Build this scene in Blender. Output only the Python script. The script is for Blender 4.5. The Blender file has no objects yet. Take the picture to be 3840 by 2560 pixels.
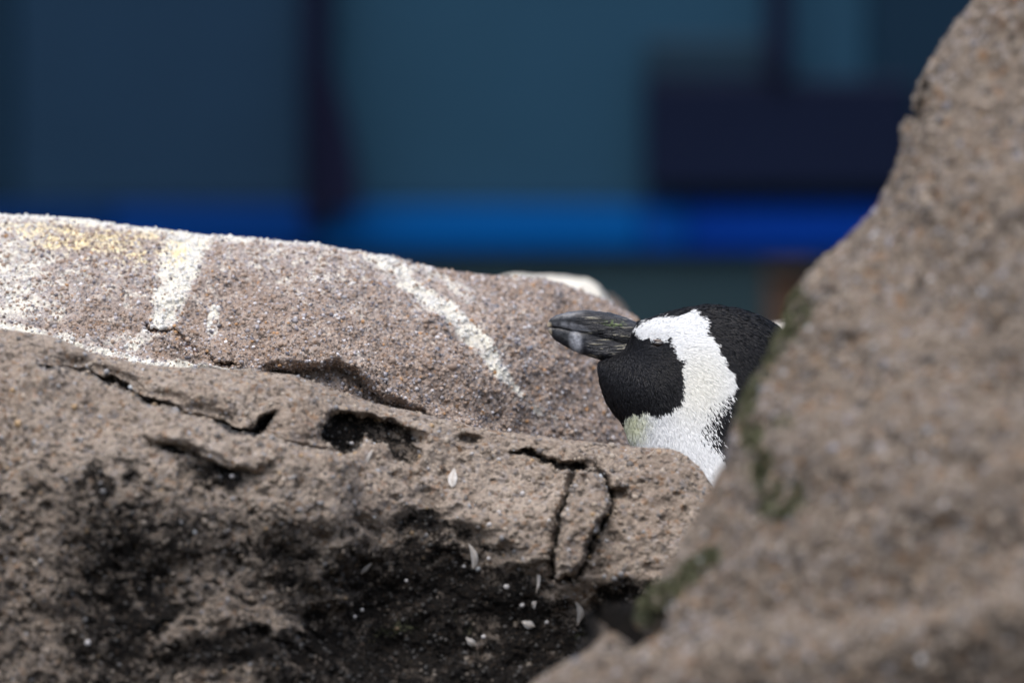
import bpy, math, random
import numpy as np

# ------------------------------------------------------------------ camera, sky, sun, exposure
scene = bpy.context.scene
COL = scene.collection
rng = np.random.default_rng(7)
random.seed(7)

CAM_D = 8.0          # metres from lens to the penguin's mid plane (y = 0)
CAM_Z = 0.55
S = 0.72 / 3840      # metres per photo pixel at y = 0

cam_data = bpy.data.cameras.new('camera')
cam_data.lens = 400
cam_data.sensor_width = 36
cam_data.clip_start = 0.1
cam_data.clip_end = 500
cam_data.dof.use_dof = True
cam_data.dof.focus_distance = CAM_D - 0.03
cam_data.dof.aperture_fstop = 4.0
cam_data.dof.aperture_blades = 0
cam = bpy.data.objects.new('camera', cam_data)
cam.location = (0, -CAM_D, CAM_Z)
cam.rotation_euler = (math.radians(90), 0, 0)
COL.objects.link(cam)
scene.camera = cam

SUN_EL, SUN_AZ = 66, 205      # azimuth the light comes from, clockwise from +Y
world = bpy.data.worlds.new('World')
scene.world = world
world.use_nodes = True
wn = world.node_tree
for n in list(wn.nodes):
    wn.nodes.remove(n)
sky = wn.nodes.new('ShaderNodeTexSky')
sky.sky_type = 'NISHITA'
sky.sun_disc = False
sky.sun_elevation = math.radians(SUN_EL)
sky.sun_rotation = math.radians(SUN_AZ)
sky.air_density = 1.0
sky.dust_density = 4.0
sky.ozone_density = 1.0
bg = wn.nodes.new('ShaderNodeBackground')
bg.inputs['Strength'].default_value = 0.15
wo = wn.nodes.new('ShaderNodeOutputWorld')
wn.links.new(sky.outputs[0], bg.inputs['Color'])
wn.links.new(bg.outputs[0], wo.inputs['Surface'])

sun_data = bpy.data.lights.new('sun', 'SUN')
sun_data.energy = 1.5
sun_data.angle = math.radians(75)
sun_data.color = (0.965, 0.985, 1.0)
sun = bpy.data.objects.new('sun', sun_data)
a = math.radians(SUN_AZ); e = math.radians(SUN_EL)
sd = (math.sin(a) * math.cos(e), math.cos(a) * math.cos(e), math.sin(e))
from mathutils import Vector, Matrix
sun.rotation_euler = Vector(sd).to_track_quat('Z', 'Y').to_euler()
sun.location = (0, -3, 6)
COL.objects.link(sun)

scene.view_settings.view_transform = 'Standard'
scene.view_settings.look = 'None'
scene.view_settings.exposure = 0.68
scene.view_settings.gamma = 1
scene.view_settings.use_curve_mapping = False
scene.render.engine = 'CYCLES'
scene.cycles.use_denoising = True
scene.cycles.max_bounces = 5

# ------------------------------------------------------------------ helpers
def P(px, py, y=0.0):
    k = S * (y + CAM_D) / CAM_D
    return np.stack([(np.asarray(px, float) - 1920) * k, np.broadcast_to(y, np.shape(px)) * 1.0,
                     CAM_Z - (np.asarray(py, float) - 1280) * k], -1)

def proj(v):
    k = S * (v[..., 1] + CAM_D) / CAM_D
    return 1920 + v[..., 0] / k, 1280 - (v[..., 2] - CAM_Z) / k

def _h(ix, iy, iz, seed):
    n = (ix * 374761393 + iy * 668265263 + iz * 1274126177 + seed * 362437) & 0x7fffffff
    n = ((n ^ (n >> 13)) * 1103515245) & 0x7fffffff
    n = ((n ^ (n >> 15)) * 668265263) & 0x7fffffff
    return (n & 0xffff) / 32767.5 - 1.0

ROT = np.array([[0.36, 0.48, -0.8], [-0.8, 0.6, 0.0], [0.48, 0.64, 0.6]])
def vnoise(p, freq, seed=0):
    q = (p @ ROT.T) * freq + seed * 17.31
    i = np.floor(q).astype(np.int64); f = q - i
    f = f * f * f * (f * (f * 6 - 15) + 10)
    ix, iy, iz = i[..., 0], i[..., 1], i[..., 2]
    fx, fy, fz = f[..., 0], f[..., 1], f[..., 2]
    def L(a, b, t): return a + (b - a) * t
    x00 = L(_h(ix, iy, iz, seed), _h(ix + 1, iy, iz, seed), fx)
    x10 = L(_h(ix, iy + 1, iz, seed), _h(ix + 1, iy + 1, iz, seed), fx)
    x01 = L(_h(ix, iy, iz + 1, seed), _h(ix + 1, iy, iz + 1, seed), fx)
    x11 = L(_h(ix, iy + 1, iz + 1, seed), _h(ix + 1, iy + 1, iz + 1, seed), fx)
    return L(L(x00, x10, fy), L(x01, x11, fy), fz)

def fbm(p, freq, octv, seed=0, gain=0.5):
    s = 0; a_ = 1.0
    for k in range(octv):
        s = s + a_ * vnoise(p, freq, seed + k * 5); freq *= 2.03; a_ *= gain
    return s

def sm(x, a_, b):
    t = np.clip((x - a_) / (b - a_), 0, 1)
    return t * t * (3 - 2 * t)

def seg_dist(px, py, pts):
    """distance to a polyline, with the fraction along it"""
    best = np.full(np.shape(px), 1e9); frac = np.zeros(np.shape(px))
    n = len(pts) - 1
    for k in range(n):
        (x0, y0), (x1, y1) = pts[k][:2], pts[k + 1][:2]
        dx, dy = x1 - x0, y1 - y0
        t = np.clip(((px - x0) * dx + (py - y0) * dy) / (dx * dx + dy * dy + 1e-9), 0, 1)
        d = np.hypot(px - x0 - t * dx, py - y0 - t * dy)
        m = d < best
        best = np.where(m, d, best); frac = np.where(m, (k + t) / n, frac)
    return best, frac

def inpoly(px, py, poly):
    ins = np.zeros(np.shape(px), bool); n = len(poly); j = n - 1
    for i in range(n):
        xi, yi = poly[i]; xj, yj = poly[j]
        if yi != yj:
            c = ((yi > py) != (yj > py)) & (px < (xj - xi) * (py - yi) / (yj - yi) + xi)
            ins ^= c
        j = i
    return ins

def sdpoly(px, py, poly):
    d, _ = seg_dist(px, py, list(poly) + [poly[0]])
    return np.where(inpoly(px, py, poly), d, -d)

def blob(px, py, cx, cy, rx, ry, rot=0, soft=0.35):
    c, s_ = math.cos(math.radians(rot)), math.sin(math.radians(rot))
    u = ((px - cx) * c + (py - cy) * s_) / rx; v = (-(px - cx) * s_ + (py - cy) * c) / ry
    return 1 - sm(np.hypot(u, v), 1 - soft, 1 + soft)

def groove(px, py, pts, w, taper=True):
    """1 in the middle of a crack, 0 beyond w pixels"""
    d, f = seg_dist(px, py, pts)
    ww = w * (np.clip(np.minimum(f, 1 - f) * 6, 0.25, 1) if taper else 1)
    return 1 - sm(d, 0.25 * ww, ww)

def step(px, py, pts, w, fade):
    """rises to 1 just below a mostly level line, then fades out"""
    xs = [p[0] for p in pts]; ys = [p[1] for p in pts]
    d = py - np.interp(px, xs, ys)
    win = sm(px, xs[0] - 40, xs[0] + 60) * (1 - sm(px, xs[-1] - 60, xs[-1] + 40))
    return sm(d, -w, w) * np.exp(-np.clip(d, 0, None) / fade) * win

def catmull(pts, n_per=16):
    pts = np.asarray(pts, float); out = []
    p = np.vstack([2 * pts[0] - pts[1], pts, 2 * pts[-1] - pts[-2]])
    for i in range(1, len(p) - 2):
        t = np.linspace(0, 1, n_per, endpoint=False)[:, None]
        p0, p1, p2, p3 = p[i - 1], p[i], p[i + 1], p[i + 2]
        out.append(0.5 * (2 * p1 + (p2 - p0) * t + (2 * p0 - 5 * p1 + 4 * p2 - p3) * t * t + (3 * p1 - p0 - 3 * p2 + p3) * t ** 3))
    out.append(pts[-1:])
    return np.vstack(out)

def mesh_np(name, V, F, mat=None, parent=None, smooth=True, attrs=None, origin=None):
    """V (n,3) in world metres, F (m,3|4)"""
    V = np.asarray(V, np.float64)
    o_ = np.zeros(3) if origin is None else np.asarray(origin, float)
    me = bpy.data.meshes.new(name)
    nv, nf, k = len(V), len(F), F.shape[1]
    me.vertices.add(nv); me.vertices.foreach_set('co', (V - o_).astype(np.float32).ravel())
    me.loops.add(nf * k); me.loops.foreach_set('vertex_index', F.astype(np.int32).ravel())
    me.polygons.add(nf)
    me.polygons.foreach_set('loop_start', np.arange(0, nf * k, k, dtype=np.int32))
    me.polygons.foreach_set('loop_total', np.full(nf, k, dtype=np.int32))
    me.polygons.foreach_set('use_smooth', np.full(nf, smooth, dtype=bool))
    for an, av in (attrs or {}).items():
        at = me.color_attributes.new(an, 'FLOAT_COLOR', 'POINT')
        c = np.ones((nv, 4), np.float32); c[:, :3] = av
        at.data.foreach_set('color', c.ravel())
    me.update(calc_edges=True)
    me.validate()
    if mat: me.materials.append(mat)
    ob = bpy.data.objects.new(name, me)
    COL.objects.link(ob)
    if parent is not None:
        ob.parent = parent
        ob.location = o_ - np.array(parent.location)
    else:
        ob.location = o_
    return ob

def tag(o, label=None, cat=None, group=None, kind=None):
    if label: o['label'] = label
    if cat: o['category'] = cat
    if group: o['group'] = group
    if kind: o['kind'] = kind
    return o

def empty(name, loc):
    o = bpy.data.objects.new(name, None); o.location = loc; o.empty_display_size = 0.05
    COL.objects.link(o); return o

def boxmesh(x0, x1, y0, y1, z0, z1, b=0.004):
    """bevelled box as (V, F quads+): chamfer on all the edges of the front face"""
    V = [(x0, y1, z0), (x1, y1, z0), (x1, y1, z1), (x0, y1, z1),
         (x0, y0 + b, z0), (x1, y0 + b, z0), (x1, y0 + b, z1), (x0, y0 + b, z1),
         (x0 + b, y0, z0 + b), (x1 - b, y0, z0 + b), (x1 - b, y0, z1 - b), (x0 + b, y0, z1 - b)]
    F = [(3, 2, 1, 0), (8, 9, 10, 11)]
    for i in range(4):
        j = (i + 1) % 4
        F.append((i, j, 4 + j, 4 + i)); F.append((4 + i, 4 + j, 8 + j, 8 + i))
    return np.array(V, float), np.array(F)

# ------------------------------------------------------------------ materials
class NT:
    def __init__(self, name):
        self.m = bpy.data.materials.new(name); self.m.use_nodes = True
        self.t = self.m.node_tree
        self.b = next(n for n in self.t.nodes if n.type == 'BSDF_PRINCIPLED')
    def n(self, typ, **kw):
        nd = self.t.nodes.new('ShaderNode' + typ)
        for k, v in kw.items():
            if k in ('in_',):
                for kk, vv in v.items(): self.put(nd.inputs[kk], vv)
            else: setattr(nd, k, v)
        return nd
    def put(self, sock, v):
        if isinstance(v, bpy.types.NodeSocket): self.t.links.new(v, sock)
        elif isinstance(v, tuple) and len(v) == 3 and sock.type == 'RGBA': sock.default_value = (*v, 1)
        else: sock.default_value = v
    def math(self, op, a_, b=None, clamp=False):
        nd = self.n('Math', operation=op, use_clamp=clamp); self.put(nd.inputs[0], a_)
        if b is not None: self.put(nd.inputs[1], b)
        return nd.outputs[0]
    def mix(self, f, a_, b, mode='MIX'):
        nd = self.n('MixRGB', blend_type=mode); self.put(nd.inputs[0], f); self.put(nd.inputs[1], a_); self.put(nd.inputs[2], b)
        return nd.outputs[0]
    def obj(self): return self.n('TexCoord').outputs['Object']
    def noise(self, co, scale, detail=4, rough=0.55):
        nd = self.n('TexNoise'); self.put(nd.inputs['Vector'], co); nd.inputs['Scale'].default_value = scale
        nd.inputs['Detail'].default_value = detail; nd.inputs['Roughness'].default_value = rough
        return nd.outputs['Fac']
    def ramp(self, f, stops, interp='LINEAR'):
        nd = self.n('ValToRGB'); self.put(nd.inputs[0], f); r = nd.color_ramp; r.interpolation = interp
        while len(r.elements) < len(stops): r.elements.new(0.5)
        for el, (p_, c) in zip(r.elements, stops):
            el.position = p_; el.color = (*c, 1) if isinstance(c, tuple) else (c, c, c, 1)
        return nd.outputs[0]
    def smooth(self, x, lo, hi):
        nd = self.n('MapRange', interpolation_type='SMOOTHSTEP'); self.put(nd.inputs[0], x)
        nd.inputs[1].default_value = lo; nd.inputs[2].default_value = hi
        return nd.outputs[0]
    def sep(self, attr):
        nd = self.n('Attribute', attribute_name=attr); s_ = self.n('SeparateColor'); self.put(s_.inputs[0], nd.outputs['Color'])
        return s_.outputs
    def bump(self, h, dist, strength=1.0, normal=None):
        nd = self.n('Bump'); self.put(nd.inputs['Height'], h); nd.inputs['Distance'].default_value = dist
        nd.inputs['Strength'].default_value = strength
        if normal is not None: self.put(nd.inputs['Normal'], normal)
        return nd.outputs[0]

def rock_material(name, tones, speck=0.6, grain=420, bump=0.0010):
    m = NT(name); co = m.obj()
    n1 = m.noise(co, 11, 5); n2 = m.noise(co, 95, 5, 0.6); n3 = m.noise(co, 430, 4, 0.65)
    big = m.math('ADD', m.math('MULTIPLY', n1, 0.45), m.math('MULTIPLY', n2, 0.55))
    base = m.ramp(big, [(0.34, tones[0]), (0.5, tones[1]), (0.68, tones[2])])
    vo = m.n('TexVoronoi'); m.put(vo.inputs['Vector'], co); vo.inputs['Scale'].default_value = grain
    vs = m.n('SeparateColor'); m.put(vs.inputs[0], vo.outputs['Color'])
    dark = m.math('GREATER_THAN', vs.outputs[0], 0.86); light = m.math('GREATER_THAN', vs.outputs[1], 0.87)
    rusty = m.math('GREATER_THAN', vs.outputs[2], 0.92)
    c = m.mix(m.math('MULTIPLY', dark, speck), base, (0.055, 0.045, 0.038))
    c = m.mix(m.math('MULTIPLY', light, speck * 0.6), c, (0.36, 0.34, 0.335))
    c = m.mix(m.math('MULTIPLY', rusty, speck * 0.7), c, (0.27, 0.145, 0.065))
    c = m.mix(m.smooth(n3, 0.35, 0.7), m.mix(1.0, c, (0.62, 0.6, 0.6), 'MULTIPLY'), c)
    st = m.sep('stain_shade'); tn = m.sep('tint')
    wob = m.math('ADD', m.math('MULTIPLY', m.math('SUBTRACT', n2, 0.5), 1.3), m.math('MULTIPLY', m.math('SUBTRACT', n3, 0.5), 1.5))
    def cover(mask, lo=0.38, hi=0.62, k=1.0):
        gate = m.smooth(mask, 0.02, 0.15)
        return m.math('MULTIPLY', m.smooth(m.math('ADD', mask, m.math('MULTIPLY', wob, k)), lo, hi), gate)
    wob2 = m.math('ADD', m.math('MULTIPLY', m.math('SUBTRACT', n2, 0.5), 1.2), m.math('MULTIPLY', m.math('SUBTRACT', n3, 0.5), 0.8))
    gcov = m.math('MULTIPLY', m.smooth(m.math('ADD', st[0], wob2), 0.30, 0.74), m.smooth(st[0], 0.02, 0.15))
    gcol = m.ramp(n2, [(0.35, (0.56, 0.53, 0.485)), (0.55, (0.71, 0.675, 0.575)), (0.7, (0.77, 0.74, 0.65))])
    c = m.mix(m.math('MULTIPLY', m.smooth(st[1], 0.05, 0.6), 0.72), c, (0.034, 0.031, 0.027))  # broad dark film: algae plus shade painted into the rock colour
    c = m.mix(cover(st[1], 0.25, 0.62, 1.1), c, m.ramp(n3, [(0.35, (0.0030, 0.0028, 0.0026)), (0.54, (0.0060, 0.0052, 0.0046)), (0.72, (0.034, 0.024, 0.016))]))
    c = m.mix(cover(tn[1], 0.4, 0.6), c, (0.13, 0.035, 0.012))
    c = m.mix(cover(tn[0], 0.3, 0.75), c, m.ramp(n2, [(0.35, (0.040, 0.046, 0.024)), (0.65, (0.105, 0.110, 0.062))]))
    c = m.mix(m.math('MULTIPLY', m.smooth(st[0], 0.12, 0.6), 0.40), c, (0.56, 0.54, 0.545))
    c = m.mix(gcov, c, gcol)
    c = m.mix(cover(st[2], 0.4, 0.62), c, m.ramp(n3, [(0.3, (0.48, 0.34, 0.14)), (0.5, (0.70, 0.58, 0.34)), (0.68, (0.80, 0.75, 0.60))]))
    m.put(m.b.inputs['Base Color'], c)
    m.b.inputs['Roughness'].default_value = 0.85
    m.b.inputs['Specular IOR Level'].default_value = 0.12
    hgt = m.math('ADD', m.math('MULTIPLY', n3, 0.8), m.math('MULTIPLY', vo.outputs['Distance'], -0.5))
    m.put(m.b.inputs['Normal'], m.bump(hgt, bump * 2.5, 0.9))
    return m.m

def grain_material():
    m = NT('grit'); nd = m.n('Attribute', attribute_name='grain')
    m.put(m.b.inputs['Base Color'], m.mix(0.35, nd.outputs['Color'], m.mix(m.noise(m.obj(), 700, 3), (0, 0, 0), nd.outputs['Color']), 'MIX'))
    m.b.inputs['Roughness'].default_value = 0.55; m.b.inputs['Specular IOR Level'].default_value = 0.45
    return m.m

def plain(name, color, rough=0.6, spec=0.3, vary=0.15, scale=6):
    m = NT(name)
    n = m.noise(m.obj(), scale, 4)
    d = tuple(c * (1 - vary) for c in color); l = tuple(min(1, c * (1 + vary)) for c in color)
    m.put(m.b.inputs['Base Color'], m.ramp(n, [(0.3, d), (0.7, l)]))
    m.b.inputs['Roughness'].default_value = rough; m.b.inputs['Specular IOR Level'].default_value = spec
    return m.m

ROCK_BACK = rock_material('brown_grey_rock', [(0.275, 0.210, 0.168), (0.40, 0.322, 0.268), (0.52, 0.448, 0.39)], 0.75)
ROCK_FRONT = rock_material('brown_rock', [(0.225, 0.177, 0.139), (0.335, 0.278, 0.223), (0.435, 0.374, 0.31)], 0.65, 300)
ROCK_RIGHT = rock_material('tan_rock', [(0.138, 0.107, 0.082), (0.208, 0.168, 0.132), (0.272, 0.228, 0.184)], 0.8, 190, 0.0015)
GRIT = grain_material()

# ------------------------------------------------------------------ rock builder
def rock_grid(C, D, B, q, A_f, A_b):
    """C crest line, D front base line, B back base line, all (nt,3); q from -1 (back) to 1 (front)"""
    qq = q[None, :, None]; q2 = qq * qq
    T = np.where(qq >= 0, D[:, None, :], B[:, None, :])
    V = C[:, None, :] + (T - C[:, None, :]) * q2
    aq = np.abs(q)
    yo = np.where(q >= 0, -A_f * aq * (1 - aq), A_b * aq * (1 - aq))
    V[..., 1] += yo[None, :]
    return V

def grid_faces(nt, nq, closed=False):
    i = np.arange(nt if closed else nt - 1)[:, None]; j = np.arange(nq - 1)[None, :]
    i2 = (i + 1) % nt
    f = np.stack([i * nq + j, i * nq + j + 1, i2 * nq + j + 1, i2 * nq + j], -1)
    return f.reshape(-1, 4)

def grid_normals(V, closed=False):
    if closed:
        du = np.roll(V, -1, 0) - np.roll(V, 1, 0)
    else:
        du = np.gradient(V, axis=0)
    dv = np.gradient(V, axis=1)
    n = np.cross(dv, du)
    n /= np.linalg.norm(n, axis=-1, keepdims=True) + 1e-12
    return n

def resample(pts, x_lo, x_hi, y_hi, fine, coarse):
    """resample a polyline (px,py,Y): steps of `fine` px where it is in view, `coarse` elsewhere"""
    out = [pts[0]]
    for a_, b in zip(pts[:-1], pts[1:]):
        mid = (a_ + b) / 2
        vis = x_lo < mid[0] < x_hi and mid[1] < y_hi and mid[1] > -250
        L_ = np.hypot(*(b - a_)[:2]); n = max(1, int(round(L_ / (fine if vis else coarse))))
        for k in range(1, n + 1): out.append(a_ + (b - a_) * k / n)
    return np.array(out)

ICO_V = None
def ico():
    g = (1 + 5 ** 0.5) / 2
    v = np.array([(-1, g, 0), (1, g, 0), (-1, -g, 0), (1, -g, 0), (0, -1, g), (0, 1, g), (0, -1, -g), (0, 1, -g), (g, 0, -1), (g, 0, 1), (-g, 0, -1), (-g, 0, 1)], float)
    v /= np.linalg.norm(v[0])
    f = np.array([(0, 11, 5), (0, 5, 1), (0, 1, 7), (0, 7, 10), (0, 10, 11), (1, 5, 9), (5, 11, 4), (11, 10, 2), (10, 7, 6), (7, 1, 8), (3, 9, 4), (3, 4, 2), (3, 2, 6), (3, 6, 8), (3, 8, 9), (4, 9, 5), (2, 4, 11), (6, 2, 10), (8, 6, 7), (9, 8, 1)])
    return v, f
IV, IF = ico()

def rand_rot(n):
    q = rng.normal(size=(n, 4)); q /= np.linalg.norm(q, axis=1, keepdims=True)
    w, x, y, z = q.T
    return np.stack([1 - 2 * (y * y + z * z), 2 * (x * y - w * z), 2 * (x * z + w * y),
                     2 * (x * y + w * z), 1 - 2 * (x * x + z * z), 2 * (y * z - w * x),
                     2 * (x * z - w * y), 2 * (y * z + w * x), 1 - 2 * (x * x + y * y)], -1).reshape(n, 3, 3)

def scatter_grit(parent, V, N, wgt, n, smin, smax, palette, mask_fn=None, sink=0.25, power=2.2, gain=(1, 1, 1)):
    """n half-buried grains on the rock surface: one stuff mesh"""
    idx = rng.choice(len(V), n, p=wgt / wgt.sum())
    pos = V[idx] + rng.normal(size=(n, 3)) * 0.0005; nor = N[idx]
    size = smin + (smax - smin) * rng.random(n) ** power
    sc = size[:, None] * rng.uniform(0.65, 1.15, (n, 3))
    R = rand_rot(n)
    loc = IV[None] * (1 + rng.normal(size=(n, 12, 1)) * 0.12) * sc[:, None, :]
    g = np.einsum('nij,nkj->nki', R, loc) + (pos - nor * size[:, None] * sink)[:, None, :]
    pal = np.array([p for p, _ in palette]); pw = np.array([w for _, w in palette], float)
    col = np.array(gain) * pal[rng.choice(len(pal), n, p=pw / pw.sum())] * rng.uniform(0.75, 1.2, (n, 1))
    if mask_fn is not None:
        col = mask_fn(idx, col)
    F = (IF[None] + (np.arange(n) * 12)[:, None, None]).reshape(-1, 3)
    o = mesh_np('grit', g.reshape(-1, 3), F, GRIT, parent, True, {'grain': np.repeat(np.clip(col, 0, 0.85), 12, 0)},
                origin=np.array(parent.location))
    o['kind'] = 'stuff'
    return o

def vert_weights(V):
    du = np.linalg.norm(np.gradient(V, axis=0), axis=-1); dv = np.linalg.norm(np.gradient(V, axis=1), axis=-1)
    return du * dv

# ------------------------------------------------------------------ ground and far wall (out of focus behind everything)
GROUND_M = rock_material('wet_gravel', [(0.05, 0.045, 0.04), (0.09, 0.08, 0.07), (0.13, 0.115, 0.10)], 0.6, 60)
gv = np.array([(-150, -150, 0), (150, -150, 0), (150, 150, 0), (-150, 150, 0)], float)
tag(mesh_np('ground', gv, np.array([[0, 1, 2, 3]]), GROUND_M), kind='structure')

YB = 3.2
def bx(px0, px1, py0, py1, y0, y1, ref=YB, b=0.004):
    p0 = P(px0, py1, ref); p1 = P(px1, py0, ref)
    return boxmesh(p0[0], p1[0], y0, y1, p0[2], p1[2], b)
GZ = 1280 + CAM_Z / (S * (YB + CAM_D) / CAM_D)     # photo row of the ground at the wall

TEAL_L = plain('blue_teal_panel_paint', (0.0080, 0.0259, 0.0522), 0.5, 0.08, 0.12, 3)
TEAL = plain('teal_panel_paint', (0.0128, 0.0455, 0.079), 0.5, 0.08, 0.10, 3)
TEAL_D = plain('dark_teal_panel_paint', (0.0042, 0.017, 0.034), 0.5, 0.08, 0.15, 3)
NAVY = plain('navy_frame_paint', (0.003, 0.0042, 0.017), 0.5, 0.08, 0.1, 3)
BLACK = plain('black_plastic', (0.0024, 0.0056, 0.0195), 0.5, 0.08, 0.1, 3)
BLUE = plain('bright_blue_paint', (0.0001, 0.058, 0.212), 0.5, 0.04, 0.08, 3)
BLUE_D = plain('deep_blue_paint', (0.0001, 0.026, 0.200), 0.5, 0.04, 0.08, 3)
BLUE_L = plain('darker_blue_paint', (0.0001, 0.022, 0.115), 0.5, 0.04, 0.08, 3)  # darker blue for the left board
DARKG = plain('dark_grey_plinth', (0.018, 0.037, 0.044), 0.7, 0.1, 0.2, 4)

wall = empty('panelled_wall', (0, YB, 0))
tag(wall, 'dark teal panelled wall with navy frame posts and a blue kickboard, far behind the rocks', 'wall')
def wp(name, px0, px1, py0, py1, y0, y1, mat, label=None, b=0.004):
    V, F = bx(px0, px1, py0, py1, y0, y1, b=b)
    o = mesh_np(name, V, F, mat, wall, False, origin=np.array([V[:, 0].mean(), y0, V[:, 2].min()]))
    if label: o['label'] = label
    return o
wp('panel', -7000, 55, -1800, 768, YB, YB + 0.06, TEAL_D, 'darker teal panel at the far left')
wp('panel', 60, 1142, -1800, 768, YB, YB + 0.06, TEAL_L)
wp('panel', 1232, 3250, -1800, 768, YB, YB + 0.06, TEAL)
wp('panel', 3255, 9500, -1800, 768, YB, YB + 0.06, TEAL_D)
wp('frame_post', 1143, 1236, -1800, 852, YB - 0.045, YB + 0.06, NAVY)
BLUE_M = plain('mid_blue_paint', (0.0001, 0.042, 0.206), 0.5, 0.04, 0.08, 3)
BLUE_N = plain('navy_blue_paint', (0.0001, 0.016, 0.072), 0.5, 0.04, 0.08, 3)
wp('kickboard', -7000, 420, 770, 944, YB - 0.03, YB + 0.06, BLUE_N, 'navy kickboard board at the far left')
wp('kickboard', 424, 1190, 770, 944, YB - 0.03, YB + 0.06, BLUE_L, 'darker blue kickboard board at the left')
wp('kickboard', 1191, 2400, 770, 944, YB - 0.03, YB + 0.06, BLUE, 'brighter blue kickboard board in the middle')
wp('kickboard', 2404, 2580, 770, 944, YB - 0.03, YB + 0.06, BLUE_M, 'middle blue kickboard board under the screen edge')
wp('kickboard', 2584, 9500, 770, 944, YB - 0.03, YB + 0.06, BLUE_D, 'deep blue kickboard board at the right')
wp('plinth', -7000, 9500, 945, GZ, YB - 0.01, YB + 0.06, DARKG)

brace_v = np.vstack([P([1225, 1300, 1345, 1345, 1225], [200, 430, 640, 790, 790], YB - 0.085), P([1225, 1300, 1345, 1345, 1225], [200, 430, 640, 790, 790], YB - 0.047)])
bm_f = [(0, 1, 2, 3, 4)]
me = bpy.data.meshes.new('gusset_plate')
bo = np.array([P(1225, 752, YB)[0], YB - 0.06, P(1225, 752, YB)[2]])
me.from_pydata([tuple(v - bo) for v in brace_v], [], [(0, 1, 2, 3, 4), (9, 8, 7, 6, 5)] + [(k, k + 5, (k + 1) % 5 + 5, (k + 1) % 5) for k in range(5)])
me.materials.append(NAVY)
br = bpy.data.objects.new('gusset_plate', me); COL.objects.link(br); br.parent = wall; br.location = bo - np.array([0, YB, 0])

scr = empty('hanging_screen', tuple(P(2900, 720, YB - 0.03)))
tag(scr, 'dark rectangular screen hanging from a narrow pole in front of the teal wall', 'screen')
V, F = bx(2415, 3420, 300, 715, YB - 0.05, YB - 0.012, YB - 0.03)
mesh_np('screen_panel', V, F, BLACK, scr, False, origin=V.mean(0))
V, F = bx(2420, 2940, 150, 299, YB - 0.045, YB - 0.014, YB - 0.03)
mesh_np('upper_panel', V, F, plain('slate_plastic', (0.0082, 0.022, 0.038), 0.5, 0.08, 0.1, 3), scr, False, origin=V.mean(0))
V, F = bx(2868, 2965, -1800, 298, YB - 0.062, YB - 0.052, YB - 0.03)
mesh_np('pole', V, F, NAVY, scr, False, origin=V.mean(0))

V, F = bx(2880, 3060, 1010, GZ, YB - 0.35, YB - 0.2, YB - 0.3, 0.02)
RUST = plain('rust_brown_paint', (0.055, 0.030, 0.018), 0.7, 0.2, 0.25, 9)
post = empty('bollard', (V[:, 0].mean(), YB - 0.27, 0))
tag(post, 'rust brown bollard far behind the penguin head beside the right boulder', 'bollard')
mesh_np('shaft', V, F, RUST, post, False, origin=np.array([V[:, 0].mean(), YB - 0.27, 0]))
V2, F2 = bx(2870, 3070, 985, 1010, YB - 0.36, YB - 0.19, YB - 0.3, 0.008)
mesh_np('cap', V2, F2, plain('dark_cap', (0.03, 0.024, 0.02), 0.6, 0.2), post, False, origin=V2.mean(0))

# ------------------------------------------------------------------ back rock
GROUND_PY = 1280 + CAM_Z / S
def ground_line(px0, px1, n, y):
    k = S * (y + CAM_D) / CAM_D
    x = (np.linspace(px0, px1, n) - 1920) * k
    return np.stack([x, np.broadcast_to(y, (n,)), np.zeros(n)], -1)

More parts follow.
